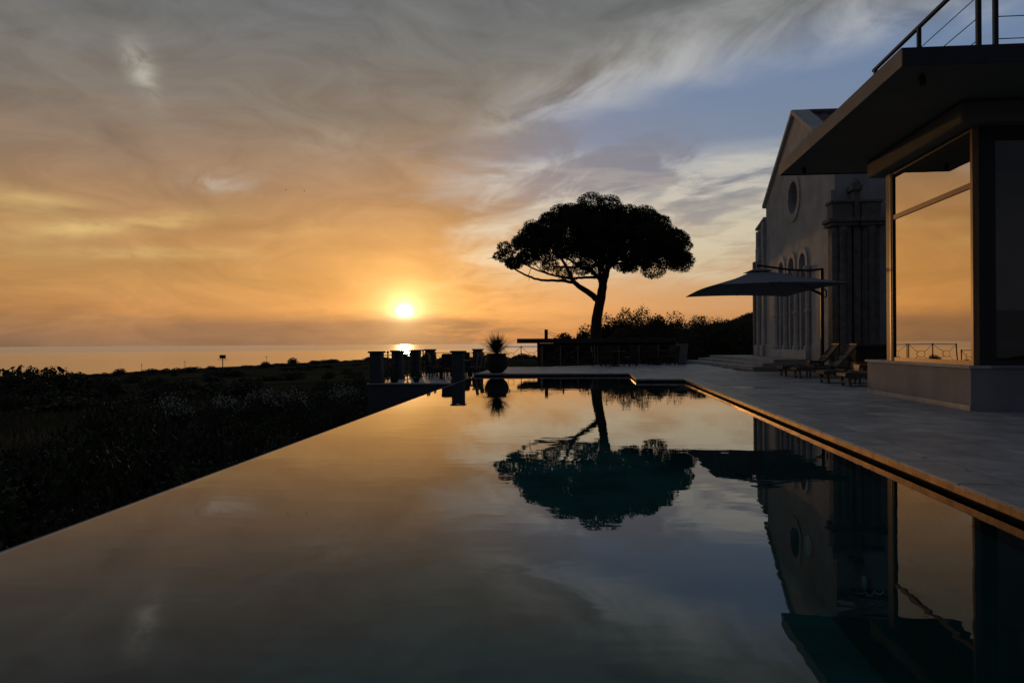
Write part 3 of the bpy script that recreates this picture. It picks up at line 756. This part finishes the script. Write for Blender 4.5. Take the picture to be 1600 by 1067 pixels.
TB = ['small teak side table between the two loungers nearest the church', 'small teak side table standing between the middle loungers', 'small teak side table between the two loungers behind the pavilion']
for lab, (x, y) in zip(TB, ((7.30, 23.82), (8.0, 21.7), (7.3, 19.55))):
    T = thing('side_table', lab, 'side table', (x, y, .004), 0, 'side tables by the loungers')
    for k in range(5): MB().box(-.22+.09*k, -.22+.09*k+.082, -.22, .22, .50, .53).build('slat', M['teak'], T)
    MB().box(-.22, .222, -.2, -.17, .44, .498).build('apron', M['teak'], T); MB().box(-.22, .222, .17, .2, .44, .498).build('apron', M['teak'], T)
    MB().box(-.22, -.195, -.169, .169, .36, .498).build('apron', M['teak'], T)
    for sx in (-1, 1):
        for sy in (-1, 1): MB().box(sx*.2-.022, sx*.2+.022, sy*.2-.022+(-.03*sy), sy*.2+.022-.03*sy, 0, .44).build('leg', M['teak'], T)

sc_ = thing('storage_chest', 'black garden storage chest standing behind the loungers', 'chest', (9.15, 23.6, .004))
MB().box(-.75, .75, -.42, .42, .05, .95).build('body', M['black'], sc_, bevel=.02)
MB().bbox(-.79, .79, -.46, .46, .952, 1.06, .03).build('lid', M['black'], sc_)
for sx in (-1, 1): MB().box(sx*.62-.06, sx*.62+.06, -.40, .40, 0, .05).build('foot', M['black'], sc_)
MB().box(-.10, .10, -.445, -.422, .70, .76).build('handle', M['cable'], sc_)
def chair(label, loc, rz, group, mat='wicker', backh=1.0, ground=0):
    c = thing('garden_chair', label, 'chair', loc, rz, group)
    MB().bbox(-.25, .25, -.24, .24, .40, .45, .015).build('seat', M[mat], c)
    bk = MB().plate([(-.24, .46), (.24, .46), (.25, backh-.05), (.18, backh), (-.18, backh), (-.25, backh-.05)], [], lambda u, v, w_: (u, w_+(v-.46)*.16, v), .20, .245)
    bk.build('backrest', M[mat], c)
    for sx in (-1, 1):
        for sy in (-1, 1): MB().beam((sx*.22, sy*.2, .40), (sx*.235, sy*.225, 0), .04, .04).build('leg', M[mat], c)
        MB().beam((sx*.265, -.2, .64), (sx*.265, .24, .66), .05, .035).build('armrest', M[mat], c)
        MB().beam((sx*.265, -.19, .40), (sx*.265, -.19, .63), .035, .035).build('arm_post', M[mat], c)
    return c
# dining set on the lower terrace
tt = thing('dining_table', 'dark rectangular dining table on the lower terrace', 'table', (-5.72, 29.4, TZ+.003))
for k in range(6): MB().box(-.5+k*.168, -.5+k*.168+.16, -1.1, 1.1, .70, .735).build('plank', M['kiosk'], tt)
MB().box(-.44, .44, -1.0, 1.0, .63, .698).build('apron', M['kiosk'], tt)
for sx in (-1, 1):
    for sy in (-1, 1): MB().box(sx*.42-.035, sx*.42+.035, sy*.98-.035, sy*.98+.035, 0, .63).build('leg', M['kiosk'], tt)
DC = [('dark chair on the seaward side of the dining table, close to the front pillars', -6.42, 28.6, math.pi/2), ('dark chair on the seaward side of the dining table, close to the rear railing', -6.45, 29.95, math.pi/2+.1),
      ('dark chair at the pool side of the dining table, close to the front pillars', -5.02, 28.75, -math.pi/2), ('dark chair at the pool side of the dining table, close to the rear railing', -5.0, 29.9, -math.pi/2-.1),
      ('dark chair at the head of the dining table with its back to the pool wall', -5.7, 27.75, math.pi+.05), ('dark chair at the far head of the dining table by the rear railing', -5.72, 31.05, .05)]
for lab, x, y, a in DC: chair(lab, (x, y, TZ+.003), a, 'chairs around the terrace dining table', backh=1.04)
chair('dark chair turned away alone beside the seaward terrace pillars', (-7.05, 30.9, TZ+.003), .9, 'chairs around the terrace dining table', backh=1.02)
# wicker sets at the far end of the deck
SETS = [('between the timber kiosk and the pine', 1.15, 35.4), ('beside the pale tapered planter', 3.35, 37.2)]
for where, x, y in SETS:
    t_ = thing('round_table', 'low dark round table '+where, 'table', (x, y, .004), 0, 'round tables by the far railing')
    MB().lathe([(.55, .70), (.56, .71), (.56, .735), (.54, .745)], 24).build('tabletop', M['wicker'], t_)
    MB().lathe([(.28, 0), (.28, .04), (.06, .08), (.05, .66), (.2, .698)], 12).build('pedestal', M['wicker'], t_)
    for k in range(5):
        a = k*2*math.pi/5+.5 + (.2 if x > 2 else 0)
        chair('dark wicker chair round the low table '+where, (x+.92*math.cos(a), y+.92*math.sin(a), .004), a-math.pi/2, 'wicker chairs by the far railing', backh=.98)
p_ = thing('planter', 'tall tapered pale planter standing by the church steps', 'planter', (4.75, 37.7, .004))
MB().lathe([(.26, 0), (.29, .05), (.40, 1.0), (.43, 1.02), (.43, 1.10), (.37, 1.10), (.36, .98)], 4).build('pot', M['planter'], p_).rotation_euler = (0, 0, .75)
V, F = leaves(ball_pts(240, (0, 0, 1.2), (.36, .36, .24)), .16, 1.0); me = np_mesh('foliage', V, F); me.materials.append(M['leaf']); o = bpy.data.objects.new('foliage', me); COL.objects.link(o); o.parent = p_
# big pot with a spiky plant at the pool's far corner
def spiky(name, parent, n, L, z0, spread=1.25, wid=.022):
    m = MB()
    for k in range(n):
        a = random.uniform(0, 2*math.pi); el = math.asin(random.uniform(-.15, 1)); l = L*random.uniform(.75, 1.1)
        d_ = Vector((math.cos(a)*math.cos(el), math.sin(a)*math.cos(el), math.sin(el))); sd_ = Vector((-math.sin(a), math.cos(a), 0))*wid
        p0 = Vector((0, 0, z0)) + d_*.04; p1 = p0+d_*l*.55; p2 = p0+d_*l - Vector((0, 0, .10*l*max(0, 1-el)))
        m.quad(p0-sd_*.6, p0+sd_*.6, p1+sd_, p1-sd_); m.quad(p1-sd_, p1+sd_, p2)
    o = m.build(name, M['yucca'], parent); o['kind'] = 'stuff'; return o
yp = thing('potted_yucca', 'spiky yucca in a big round dark pot at the pool corner', 'potted plant', (-3.78, 27.75, .004))
po = MB().lathe([(.20, 0), (.26, .02), (.40, .16), (.485, .36), (.485, .50), (.43, .62), (.36, .68), (.40, .72), (.40, .76), (.34, .76), (.33, .68)], 28).build('pot', M['pot'], yp, smooth=True)
MB().tube([(0, 0, .6), (.01, 0, .82)], .06, 8).build('stem', M['stem'], yp)
spiky('leaves', yp, 360, .88, .78, 1.5, .014)
for s, x in ((1, .42), (-1, -.42)): MB().tube([(s*.40, 0, .60), (s*.52, 0, .58), (s*.52, 0, .48), (s*.46, 0, .44)], .025, 8).build('handle', M['pot'], po)
for lab, x, y, s in (('small dark pot of foliage at the terrace front beside the corner pillar', -7.35, 25.75, 1), ('small dark pot of foliage at the terrace front under the dining chairs', -6.55, 25.85, .8)):
    sp = thing('potted_plant', lab, 'potted plant', (x, y, TZ+.003))
    MB().lathe([(.10*s, 0), (.12*s, .02), (.17*s, .16*s), (.18*s, .2*s), (.15*s, .2*s)], 16).build('pot', M['pot'], sp, smooth=True)
    V, F = leaves(ball_pts(260, (0, 0, .34*s), (.26*s, .26*s, .20*s)), .09, .6); me = np_mesh('foliage', V, F); me.materials.append(M['leaf']); o = bpy.data.objects.new('foliage', me); COL.objects.link(o); o.parent = sp

# ---- terrace pillars and railings
PL = [('square stone pillar at the outer front corner of the lower terrace', -7.96, 25.56), ('square stone pillar at the lower terrace front beside the pool', -4.90, 25.56),
      ('seaward terrace pillar, next behind the front corner pillar', -7.96, 28.4), ('seaward terrace pillar halfway along, second behind the front corner pillar', -7.96, 31.3), ('square stone pillar at the rear seaward corner of the terrace', -7.96, 34.2),
      ('square stone pillar in the rear terrace railing behind the dining table', -5.6, 34.3)]
for lab, x, y in PL:
    p_ = thing('pillar', lab, 'pillar', (x, y, TZ+.003), 0, 'stone pillars of the lower terrace')
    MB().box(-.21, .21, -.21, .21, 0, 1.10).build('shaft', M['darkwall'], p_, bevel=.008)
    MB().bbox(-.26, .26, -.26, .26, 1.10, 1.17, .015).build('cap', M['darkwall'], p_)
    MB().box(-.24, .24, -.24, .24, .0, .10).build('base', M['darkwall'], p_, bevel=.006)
def railing(label, a, b_, z, mat='iron', pitch=1.0, h=1.0, name='iron_railing', finial=False):
    a = Vector((*a, 0)); b_ = Vector((*b_, 0)); L = (b_-a).length; rz = math.atan2(b_.y-a.y, b_.x-a.x)
    r_ = thing(name, label, 'railing', (a.x, a.y, z), rz)
    n_ = max(1, round(L/pitch)); p = L/n_
    for k in range(n_+1):
        MB().box(k*p-.02, k*p+.02, -.02, .02, 0, h+.04).build('post', M[mat], r_)
        if finial: MB().lathe([(.01, h+.04), (.05, h+.08), (.045, h+.13), (.01, h+.17)], 8, k*p, 0).build('finial', M[mat], r_)
    MB().box(0, L, -.018, .018, h-.02, h+.012).build('top_rail', M[mat], r_); MB().box(0, L, -.014, .014, .08, .11).build('bottom_rail', M[mat], r_)
    for k in range(n_):
        x0, x1 = k*p+.02, (k+1)*p-.02; cx, cz = (x0+x1)/2, (h+.1)/2; rad = .15
        pn = MB(); pn.tube([(cx+rad*math.cos(q*math.pi/9), 0, cz+rad*math.sin(q*math.pi/9)) for q in range(19)], .010, 5)
        pn.build('ring', M[mat], r_)
        for sx in (-1, 1):
            for sz in (-1, 1):
                e_ = Vector((x1 if sx > 0 else x0, 0, h-.03 if sz > 0 else .11)); d_ = (e_-Vector((cx, 0, cz))).normalized()
                MB().tube([tuple(Vector((cx, 0, cz))+d_*rad), tuple(e_)], .010, 5, False).build('diagonal_bar', M[mat], r_)
    return r_
railing('iron railing between the front corner pillar and the next seaward pillar', (-7.96, 25.8), (-7.96, 28.16), TZ, finial=True)
railing('iron railing between the two middle seaward pillars', (-7.96, 28.64), (-7.96, 31.06), TZ, finial=True)
railing('iron railing between the halfway and the rear seaward pillars', (-7.96, 31.54), (-7.96, 33.96), TZ, finial=True)
railing('iron railing with rings along the rear of the lower terrace by the corner', (-7.72, 34.3), (-5.84, 34.32), TZ)
railing('iron railing with rings between the rear terrace pillar and the deck', (-5.36, 34.3), (-4.62, 34.4), TZ)
railing('iron railing with rings behind the potted yucca, open to the sea', (-4.5, 34.55), (-2.5, 34.78), .004)
railing('pale steel railing along the far deck before the timber kiosk', (-2.45, 34.85), (.15, 37.0), .004, 'cable', 1.1)
railing('pale steel railing along the far deck behind the wicker chairs', (.3, 37.15), (4.9, 41.25), .004, 'cable', 1.5)

# ---- timber kiosk with a flat roof
kx, ky = -4.55, 43.0
ki = thing('timber_kiosk', 'low dark timber kiosk with a flat overhanging roof under the pine', 'kiosk', (kx, ky, -1.05))
MB().box(0, 9.6, -.4, 4.4, 2.22, 2.50).build('roof', M['kioskroof'], ki, bevel=.01)
for k in range(20): MB().box(1.35+.41*k, 1.35+.41*k+.40, .30+.004*(k % 2), .34+.004*(k % 2), 0, 2.21).build('plank', M['kiosk'], ki)
for x in (1.28, 4.2, 6.9, 9.5): MB().box(x-.07, x+.07, -.2, -.06, 0, 2.22).build('post', M['kiosk'], ki)
MB().box(1.30, 1.34, .30, 4.2, 0, 2.21).build('end_wall', M['kiosk'], ki); MB().box(9.55, 9.6, .35, 4.2, 0, 2.21).build('end_wall', M['kiosk'], ki)
MB().box(1.35, 9.54, 4.1, 4.2, 0, 2.21).build('back_wall', M['kiosk'], ki)
ms = thing('roof_mast', 'short dark mast with slack cables on the kiosk roof', 'mast', (kx+1.72, ky+.6, 1.455))
MB().box(-.10, .10, -.1, .1, 0, .56).build('post', M['black'], ms)
for z0, z1, sag in ((.45, .22, .05), (.30, .20, .10)):
    MB().tube([(.1+.95*q/6, 0, z0+(z1-z0)*q/6-sag*math.sin(math.pi*q/6)) for q in range(7)], .012, 5).build('cable', M['black'], ms)
MB().box(1.0, 1.1, -.05, .05, 0, .34).build('stub_post', M['black'], ms)

# ---- pool lamps, drain, fallen leaves
for lab, y, z, r_ in (('round unlit pool lamp under water on the deck side wall, the larger one', 9.85, -1.62, .17), ('small round inlet under water on the deck side wall', 7.86, -1.45, .085)):
    L = thing('pool_lamp', lab, 'pool lamp', (2.95, y, z))
    for nm, prof, mt in (('rim', [(r_, 0), (r_, .02), (r_*.86, .035)], 'cable'), ('lens', [(r_*.85, .02), (r_*.84, .036), (r_*.3, .05)], 'lampglass')):
        MB().lathe(prof, 20).build(nm, M[mt], L, smooth=False).rotation_euler = (0, -math.pi/2, 0)
for lab, x, y, a in (('dry pale leaf fallen on the deck near the coping, the farther one', 3.25, 7.18, .3), ('dry pale leaf fallen on the deck near the coping, the closer one', 3.3, 6.5, 1.2)):
    lf = MB().quad((-.05, 0, .0), (-.015, -.022, .008), (.05, 0, .004), (-.01, .022, .010)); o = lf.build('fallen_leaf', M['dryleaf'], loc=(x, y, .006)); o.rotation_euler = (0, 0, a); tag(o, lab, 'leaf')
tw = MB().tube([(0, 0, .008), (.06, .01, .012), (.13, -.005, .008)], .006, 5).build('twig', M['stem'], loc=(3.42, 5.4, .0)); tag(tw, 'dark twig lying on the deck stones', 'twig')
# ---- two birds far out over the field
for lab, p in (('small dark bird gliding over the fields, wings level', (-53.5, 120, 28.4)), ('small dark bird gliding over the fields, wings tipped', (-50.2, 120, 28.1))):
    bd = thing('bird', lab, 'bird', p, .8, 'birds over the fields'); bd.scale = (.55, .55, .55)
    MB().tube([(-.22, 0, 0), (-.1, 0, .02), (.1, 0, .02), (.24, 0, 0)], [.02, .07, .06, .015], 8).build('body', M['bird'], bd)
    for s in (-1, 1): MB().plate([(-.1, .05*s), (.08, .05*s), (.03, .45*s), (-.06, .62*s), (-.10, .4*s)], [], lambda u, v, w_: (u, v, abs(v)*.35+w_), .0, .012).build('wing', M['bird'], bd)

# ================================================================ PLANTS
def mesh_obj(name, V, F, mat, parent=None):
    me = np_mesh(name, V, F); me.materials.append(M[mat]); o = bpy.data.objects.new(name, me); COL.objects.link(o); o.parent = parent; return o
# ---- umbrella pine
pine = thing('pine_tree', 'tall umbrella pine with broad domed crown behind the kiosk', 'tree', (.5, 51, -1.1))
def tp(px, pz, y=0): return (px, y, pz)
tr = MB()
def S(pts): return [((x-925.9)*.04605-.5, y, 1.19+(535-z)*.0462+1.1) for x, z, y in pts]
def limb(pts, r0, r1, n=9):
    pts = S(pts); res = []
    for k in range(len(pts)-1):                                     # Catmull-Rom smoothing
        p0, p1, p2, p3 = [Vector(pts[min(max(q, 0), len(pts)-1)]) for q in (k-1, k, k+1, k+2)]
        for s in range(4):
            u = s/4; res.append(.5*((2*p1)+(p2-p0)*u+(2*p0-5*p1+4*p2-p3)*u*u+(3*p1-p0-3*p2+p3)*u**3))
    res.append(Vector(pts[-1])); m_ = len(res)
    res = [p+Vector((random.uniform(-1, 1), random.uniform(-1, 1), random.uniform(-1, 1)))*.025 for p in res]
    return MB().tube([tuple(p) for p in res], [r0+(r1-r0)*k/(m_-1) for k in range(m_)], n)
trunk = limb([(938, 584, 0), (934, 545, 0), (932, 515, 0), (935, 490, 0), (940.5, 465, 0), (943.5, 445, 0), (944, 436, 0)], .46, .27, 12).build('trunk', M['bark'], pine, smooth=True)
LIMBS = [([(943.5, 446, 0), (948, 432, .2), (952, 418, .5), (956, 404, .8), (966, 385, 1.2)], .24, .12),
         ([(943, 446, 0), (938, 437, -.1), (929, 427, -.4), (919, 421, -.8), (908, 419, -1.2), (890, 408, -1.8)], .17, .07),
         ([(943, 440, 0), (939, 424, .5), (938, 405, 1.0), (935, 385, 1.5)], .15, .08),
         ([(938.5, 474, 0), (933, 467, .1), (922, 457, .3), (907, 447, .6), (897, 438, .8), (891, 424, 1.1), (884, 411, 1.5), (876, 395, 1.9)], .27, .09),
         ([(899, 440, .7), (885, 437.5, .6), (868, 436.5, .4), (846, 436, .2), (826, 430, 0), (806, 419, -.2), (792, 408, -.3), (780, 397, -.3)], .13, .035),
         ([(932, 434, -.3), (915, 435, -.7), (896, 436, -1.1), (876, 434, -1.5), (855, 429, -1.9), (832, 420, -2.2), (815, 411, -2.4), (800, 400, -2.5)], .11, .03),
         ([(895, 435, .9), (880, 430, 1.2), (860, 424, 1.5), (842, 414, 1.8), (830, 402, 2.1)], .07, .03),
         ([(908, 419, -1.2), (890, 420, -1.5), (868, 419, -2), (850, 410, -2.4), (838, 398, -2.8)], .07, .03),
         ([(953, 416, .5), (968, 411, .2), (985, 415, -.3), (1003, 415.5, -.8), (1020, 411, -1.2), (1040, 404, -1.6), (1058, 396, -1.9)], .12, .035),
         ([(954, 412, .6), (975, 402, 1.4), (1005, 398, 2.2), (1035, 396, 2.8), (1060, 392, 3.2)], .12, .035),
         ([(950, 425, .4), (958, 408, -1), (972, 395, -2.4), (990, 385, -3.6)], .12, .05),
         ([(946, 436, 0), (940, 415, -1.6), (930, 398, -3), (920, 385, -4.2)], .12, .05),
         ([(941, 420, .6), (930, 400, 2.4), (915, 388, 3.8)], .10, .04), ([(958, 400, 1), (970, 390, 3), (985, 380, 4.4)], .10, .04)]
for pts, r0, r1 in LIMBS: limb(pts, r0, r1, 7).build('limb', M['bark'], pine, smooth=True)
tw_ = MB()                                                            # bare twigs hanging under the crown
for k in range(120):
    L_ = random.choice(LIMBS)[0]; pts = S(L_); i = random.randrange(len(pts)//2, len(pts)); p = Vector(pts[i])
    e_ = p+Vector((random.uniform(-.9, .9), random.uniform(-.8, .8), random.uniform(-.35, .9)))
    mid_ = (p+e_)/2+Vector((random.uniform(-.15, .15), 0, random.uniform(-.15, .1))); tw_.tube([tuple(p), tuple(mid_), tuple(e_)], [.03, .02, .008], 4)
t2 = tw_.build('twigs', M['bark'], pine); t2['kind'] = 'stuff'
cl = []
cx, cz, ax, ay, hz = -.10, 6.95+1.1, 6.15, 5.7, 4.22
surf = []; tr_ = 0
while len(surf) < 120 and tr_ < 9000:                                # puffs over the dome
    tr_ += 1
    a = random.uniform(0, 2*math.pi); rho = math.sqrt(random.random())
    p = Vector((cx+ax*rho*math.cos(a), ay*rho*math.sin(a), cz+hz*math.sqrt(max(0, 1-rho*rho))*random.uniform(.92, 1.05)))
    if all((p-q).length > 1.32 for q in surf): surf.append(p)
for p in surf:
    r_ = random.uniform(.62, 1.12)
    if p.x < -4.6: r_ *= .72
    cl.append((p.x, p.y, p.z-.25, r_, 1.0))
for k in range(270):                                                 # darker filling below the dome, broken up at the lower left
    a = random.uniform(0, 2*math.pi); rho = math.sqrt(random.random())*.95
    top = hz*math.sqrt(max(0, 1-rho*rho)); x = cx+ax*rho*math.cos(a); y = ay*rho*math.sin(a)
    z = cz + top*random.uniform(.10, .85) + .25*math.sin(x*1.7)*math.cos(y*1.4)
    if x < -1.5 and z < cz+1.5+.12*(x+7) and random.random() < .85: continue
    cl.append((x, y, z, random.uniform(.42, .78), .55))
for x, y, z in ((-7.0, -.3, 7.75), (-7.3, -.2, 7.5), (-6.75, -.5, 8.1), (-6.5, .2, 7.7), (-6.3, -.4, 7.95), (-6.9, -.1, 7.35), (6.0, 0, 7.0), (5.8, -.5, 6.8), (5.2, .4, 6.7), (6.2, .6, 7.45), (5.2, -1, 6.8), (4.6, .6, 6.75), (3.6, 0, 6.9), (1.6, .3, 6.55), (1.9, -.4, 6.4), (5.8, 1, 7.2), (6.2, -1, 7.9)):
    cl.append((x, y, z+1.1, random.uniform(.36, .58), .8))
C = []
for x, y, z, r_, dn in cl:
    C.append(ball_pts(int(1300*dn*(r_/.75)**2), (x, y, z), (r_, r_, r_*.80), .45))
C = np.concatenate(C); V, F = leaves(C, .15, .5, .32)
crown = mesh_obj('crown', V, F, 'needle', pine)

# ---- leaf masses for shrubs
def lump(n, lobes, size, seed, asp=.42, sc=None):
    global rng
    rng = np.random.default_rng(seed); rnd = random.Random(seed); pts = []
    for k in range(lobes):
        a = rnd.uniform(0, 6.28); d_ = rnd.uniform(0, .62); r_ = rnd.uniform(.30, .5); z = rnd.uniform(.28, .72)*(1.15-d_)
        pts.append(ball_pts(n//lobes, (d_*math.cos(a), d_*math.sin(a), z), (r_, r_, r_*.8), .45))
    pts = np.concatenate(pts); pts[:, 2] = np.abs(pts[:, 2])
    if sc is not None: pts = pts*np.array(sc)
    return leaves(pts, size, .5, asp)
def shrub_proto(name, cat, label, group, V, F, mat, flowers=0):
    s = thing(name, label, cat, (0, 0, -500), 0, group)
    o = mesh_obj('foliage', V, F, mat, s)
    st = MB()
    for k in range(5):
        a = k*1.3; st.tube([(0, 0, -.12), (.12*math.cos(a), .12*math.sin(a), .22), (.36*math.cos(a), .36*math.sin(a), .6)], [.035, .025, .01], 5)
    st.build('stems', M['stem'], s)
    if flowers:
        idx = rng.choice(len(V)//4, flowers*6, replace=False); cen = V.reshape(-1, 4, 3)[idx].mean(1)
        cen = cen[np.argsort(-(cen[:, 2]+.4*np.hypot(cen[:, 0], cen[:, 1])))][:flowers]
        cen = cen + rng.normal(size=cen.shape)*.012
        fv, ff = leaves(np.repeat(cen, 4, 0)+rng.normal(size=(flowers*4, 3))*.012, .025, .8, .8)
        b_ = mesh_obj('blossoms', fv, ff, 'blossom', s); b_['kind'] = 'stuff'
    return s
protos = [shrub_proto('shrub', 'shrub', 'dark rounded shrub on the slope below the infinity edge', 'shrubs on the slope below the pool', *lump(5200, 9+2*k, .085, 20+k), 'leaf' if k % 2 else 'leaf2') for k in range(4)]
used = [False]*len(protos)
def place(i, x, y, w_, h, dz=0, rz=None):
    z = float(ground_z(x, y))+dz
    rz = random.uniform(0, 6.28) if rz is None else rz
    if not used[i]:
        used[i] = True; s = protos[i]; s.location = (x, y, z); s.rotation_euler = (0, 0, rz)
    else: s = dup(protos[i], (x, y, z), rz)
    s.scale = (w_, w_, h); return s
OLS = [(-21.0, 33.5, 1.9, 2.5), (-18.9, 34.8, 1.7, 2.4), (-17.6, 36.4, 1.9, 2.6), (-16.4, 37.6, 1.8, 2.6), (-15.0, 41.5, 2.0, 2.6), (-13.2, 46, 2.0, 2.5), (-12.2, 47.5, 1.9, 2.5), (-11.0, 19.0, 1.0, 2.0)]
random.seed(3)
pts_ = []
tries = 0
while len(pts_) < 110 and tries < 6000:
    tries += 1
    y = random.uniform(1, 66); x = left_x(max(y, 0)) - 2.0 - random.random()**1.35*36
    if y > 23 and x > -10.8: continue
    if x < -.95*y-9: continue
    if x < -.70*y-1.5 and math.hypot(x, y) > 24: continue
    if y > 30 and x < -.62*y: continue
    if y > 38 and x < -8-.42*y+8: continue
    md = 1.5+.02*y
    if all((x-a)**2+(y-b_)**2 > md*md for a, b_ in pts_): pts_.append((x, y))
for k, (x, y) in enumerate(pts_):
    h = random.uniform(1.5, 2.7) if y < 45 else random.uniform(1.2, 2.0)
    if x > -8.5: h = min(h, 2.1)
    o_ = place(k % 4, x, y, random.uniform(1.25, 2.0), h)
    near_ol = min(math.hypot(x-q[0], y-q[1]) for q in OLS) < 3.2
    o_['label'] = ('dark rounded shrub beside the white flowering oleanders' if near_ol else 'dark rounded shrub close under the infinity edge of the pool' if x > left_x(y)-5.5
                   else 'dark rounded shrub below the retaining wall of the lower terrace' if y > 24 and x > -14 else 'dark rounded shrub out on the slope toward the fields')
# white flowering oleanders among them
ol = shrub_proto('oleander', 'shrub', 'oleander bush sprinkled with white blossom on the slope below the pool', 'white flowering oleanders', *lump(4200, 11, .075, 40), 'leaf', 300)
ol2 = None
for k, (x, y, w_, h) in enumerate(OLS):
    s = ol if k == 0 else dup(ol)
    s.location = (x, y, float(ground_z(x, y))+.25); s.scale = (w_, w_, h); s.rotation_euler = (0, 0, k*1.7)
# ---- bushes and small trees right of the pine
def tree(name, label, x, y, ztop, w_, seed, mat='leaf', group=None, trunk_h=.35, n=17000, leaf=.06):
    z0 = float(ground_z(x, y)); h = ztop-z0
    t_ = thing(name, label, 'tree', (x, y, z0), 0, group)
    V, F = lump(n, 22, leaf*1.9, seed, .5, (w_*1.1, w_*1.1, h*.82)); V = V+np.array([0, 0, h*.08])
    mesh_obj('crown', V, F, mat, t_)
    m_ = MB().tube([(0, 0, -.3), (.05, 0, h*.3), (-.03, .05, h*.7)], [.14, .10, .04], 7); m_.build('trunk', M['bark'], t_)
    return t_
HB = [(-1.9, 52, 2.35, 1.5), (-.6, 53.5, 2.75, 1.5), (1.2, 56, 3.5, 1.7), (2.6, 58, 4.35, 1.8), (4.1, 59, 4.85, 1.7), (5.6, 60, 4.75, 1.3), (3.4, 55, 3.6, 1.9), (6.9, 60, 4.0, 2.0), (8.9, 61, 3.9, 2.3), (11.0, 62, 3.8, 2.4), (13.2, 62, 3.5, 2.3), (15.4, 62, 3.6, 2.4),
      (1.9, 48.5, 2.3, 1.8), (5.2, 49, 2.9, 2.0), (7.6, 52, 3.0, 2.2), (9.8, 50, 3.0, 2.2), (6.2, 46.5, 2.1, 1.6), (8.2, 46.5, 2.2, 1.7), (10.4, 46.5, 2.4, 1.8), (12.5, 50, 3.3, 2.3)]
for k, (x, y, zt_, w_) in enumerate(HB):
    tree('bushy_tree', 'dense dark bushy tree on the skyline between the pine and the church' if k < 12 else 'low dark bushy tree in front of the taller thicket behind the kiosk', x, y, zt_, w_, 60+k, 'leaf' if k % 2 else 'leaf2', 'thicket between pine and church', leaf=.075)
# ---- distant shrubs: hedge rows on the fields and the wooded coast line
far_meshes = []
for k in range(4):
    V, F = lump(2600, 10, .10, 90+k, .6); me = np_mesh('distant_shrub', V, F); me.materials.append(M['leaf' if k % 2 else 'leaf2']); far_meshes.append(me)
def far(name, label, cat, group, x, y, w_, h, k):
    o = bpy.data.objects.new(name, far_meshes[k % 4]); COL.objects.link(o)
    o.location = (x, y, float(ground_z(x, y))-.1*h); o.scale = (w_, w_, h); o.rotation_euler = (0, 0, random.uniform(0, 6.28)); tag(o, label, cat, group)
random.seed(8)
for k in range(105):
    a = -.92 + .88*k/105 + random.uniform(-.008, .008); r_ = random.uniform(470, 535)
    big = random.random()
    far('distant_tree', 'low dark tree on the skyline of the coast', 'tree', 'trees along the coast skyline', r_*math.sin(a), r_*math.cos(a), random.uniform(3.5, 9), 1.2+4.0*big**2.2, k)
for k in range(120):
    a = random.uniform(-.85, -.16); r_ = random.choice((95, 120, 150, 190, 240, 310, 380)) + random.uniform(-6, 6)
    far('distant_shrub', 'small dark shrub dotted over the distant fields', 'shrub', 'shrubs dotted over the fields', r_*math.sin(a), r_*math.cos(a), random.uniform(1.5, 5), random.uniform(1.0, 2.6), k)
for k, (x, y, w_, h) in enumerate([(-83, 97, 6, 5.2), (-88, 108, 7, 5.6), (-78, 93, 4, 3.6), (-92, 102, 6, 6.2), (-72, 100, 4, 3.0)]):
    far('field_tree', 'broad dark tree rising at the seaward edge of the near field', 'tree', 'trees at the near field edge', x, y, w_, h, k)
for k in range(70):                                                   # wooded rise behind the thicket
    a = random.uniform(.075, .26); r_ = random.uniform(105, 150)
    far('hill_tree', 'round dark tree on the low wooded rise beside the church', 'tree', 'trees on the wooded rise', r_*math.sin(a), r_*math.cos(a), random.uniform(2.2, 3.6), random.uniform(1.3, 2.2), k)
# ---- masts on the coast
bm_ = thing('billboard_mast', 'tall pole carrying a square panel above the coast', 'mast', (-228.5, 420, float(ground_z(-228.5, 420))))
hh = -7.0-float(ground_z(-228.5, 420))
MB().tube([(0, 0, -.5), (0, 0, hh)], .28, 8).build('pole', M['black'], bm_); MB().box(-1.9, 1.9, -.3, .3, hh, hh+2.2).build('panel', M['black'], bm_); MB().box(-3.2, 3.2, -.2, .2, hh-.75, hh-.5).build('catwalk', M['black'], bm_)
for k, (x, y) in enumerate([(-322, 378), (-268, 400), (-244, 405), (-198, 415), (-300, 380)]):
    z = float(ground_z(x, y)); p_ = thing('utility_pole', 'thin utility pole on the coast beyond the fields', 'pole', (x, y, z), 0, 'utility poles on the coast')
    MB().tube([(0, 0, -.5), (0, 0, 7.5)], .10, 6).build('pole', M['stem'], p_); MB().box(-.9, .9, -.06, .06, 6.8, 6.95).build('cross_arm', M['stem'], p_)
# ---- rough grass on the near slope
rng = np.random.default_rng(77); n_ = 26000
yy_ = rng.uniform(0, 90, n_); xx_ = -5.2 - .04*yy_ - rng.random(n_)**1.2*60
keep = ~((yy_ > 23) & (xx_ > -9.5)); xx_, yy_ = xx_[keep], yy_[keep]; n_ = len(xx_)
zz_ = ground_z(xx_, yy_); hgt = rng.uniform(.15, .55, n_)*(1+yy_*.006); aa = rng.uniform(0, 6.28, n_); ww = .02+yy_*.0006
lean = rng.normal(size=(n_, 2))*.25*hgt[:, None]
b0 = np.stack([xx_-np.cos(aa)*ww, yy_-np.sin(aa)*ww, zz_-.05], 1); b1 = np.stack([xx_+np.cos(aa)*ww, yy_+np.sin(aa)*ww, zz_-.05], 1)
tip = np.stack([xx_+lean[:, 0], yy_+lean[:, 1], zz_+hgt], 1)
g_ = mesh_obj('grass', np.stack([b0, b1, tip], 1).reshape(-1, 3), np.arange(3*n_).reshape(n_, 3), 'grass'); tag(g_, 'rough dry grass between the shrubs on the slope', kind='stuff')
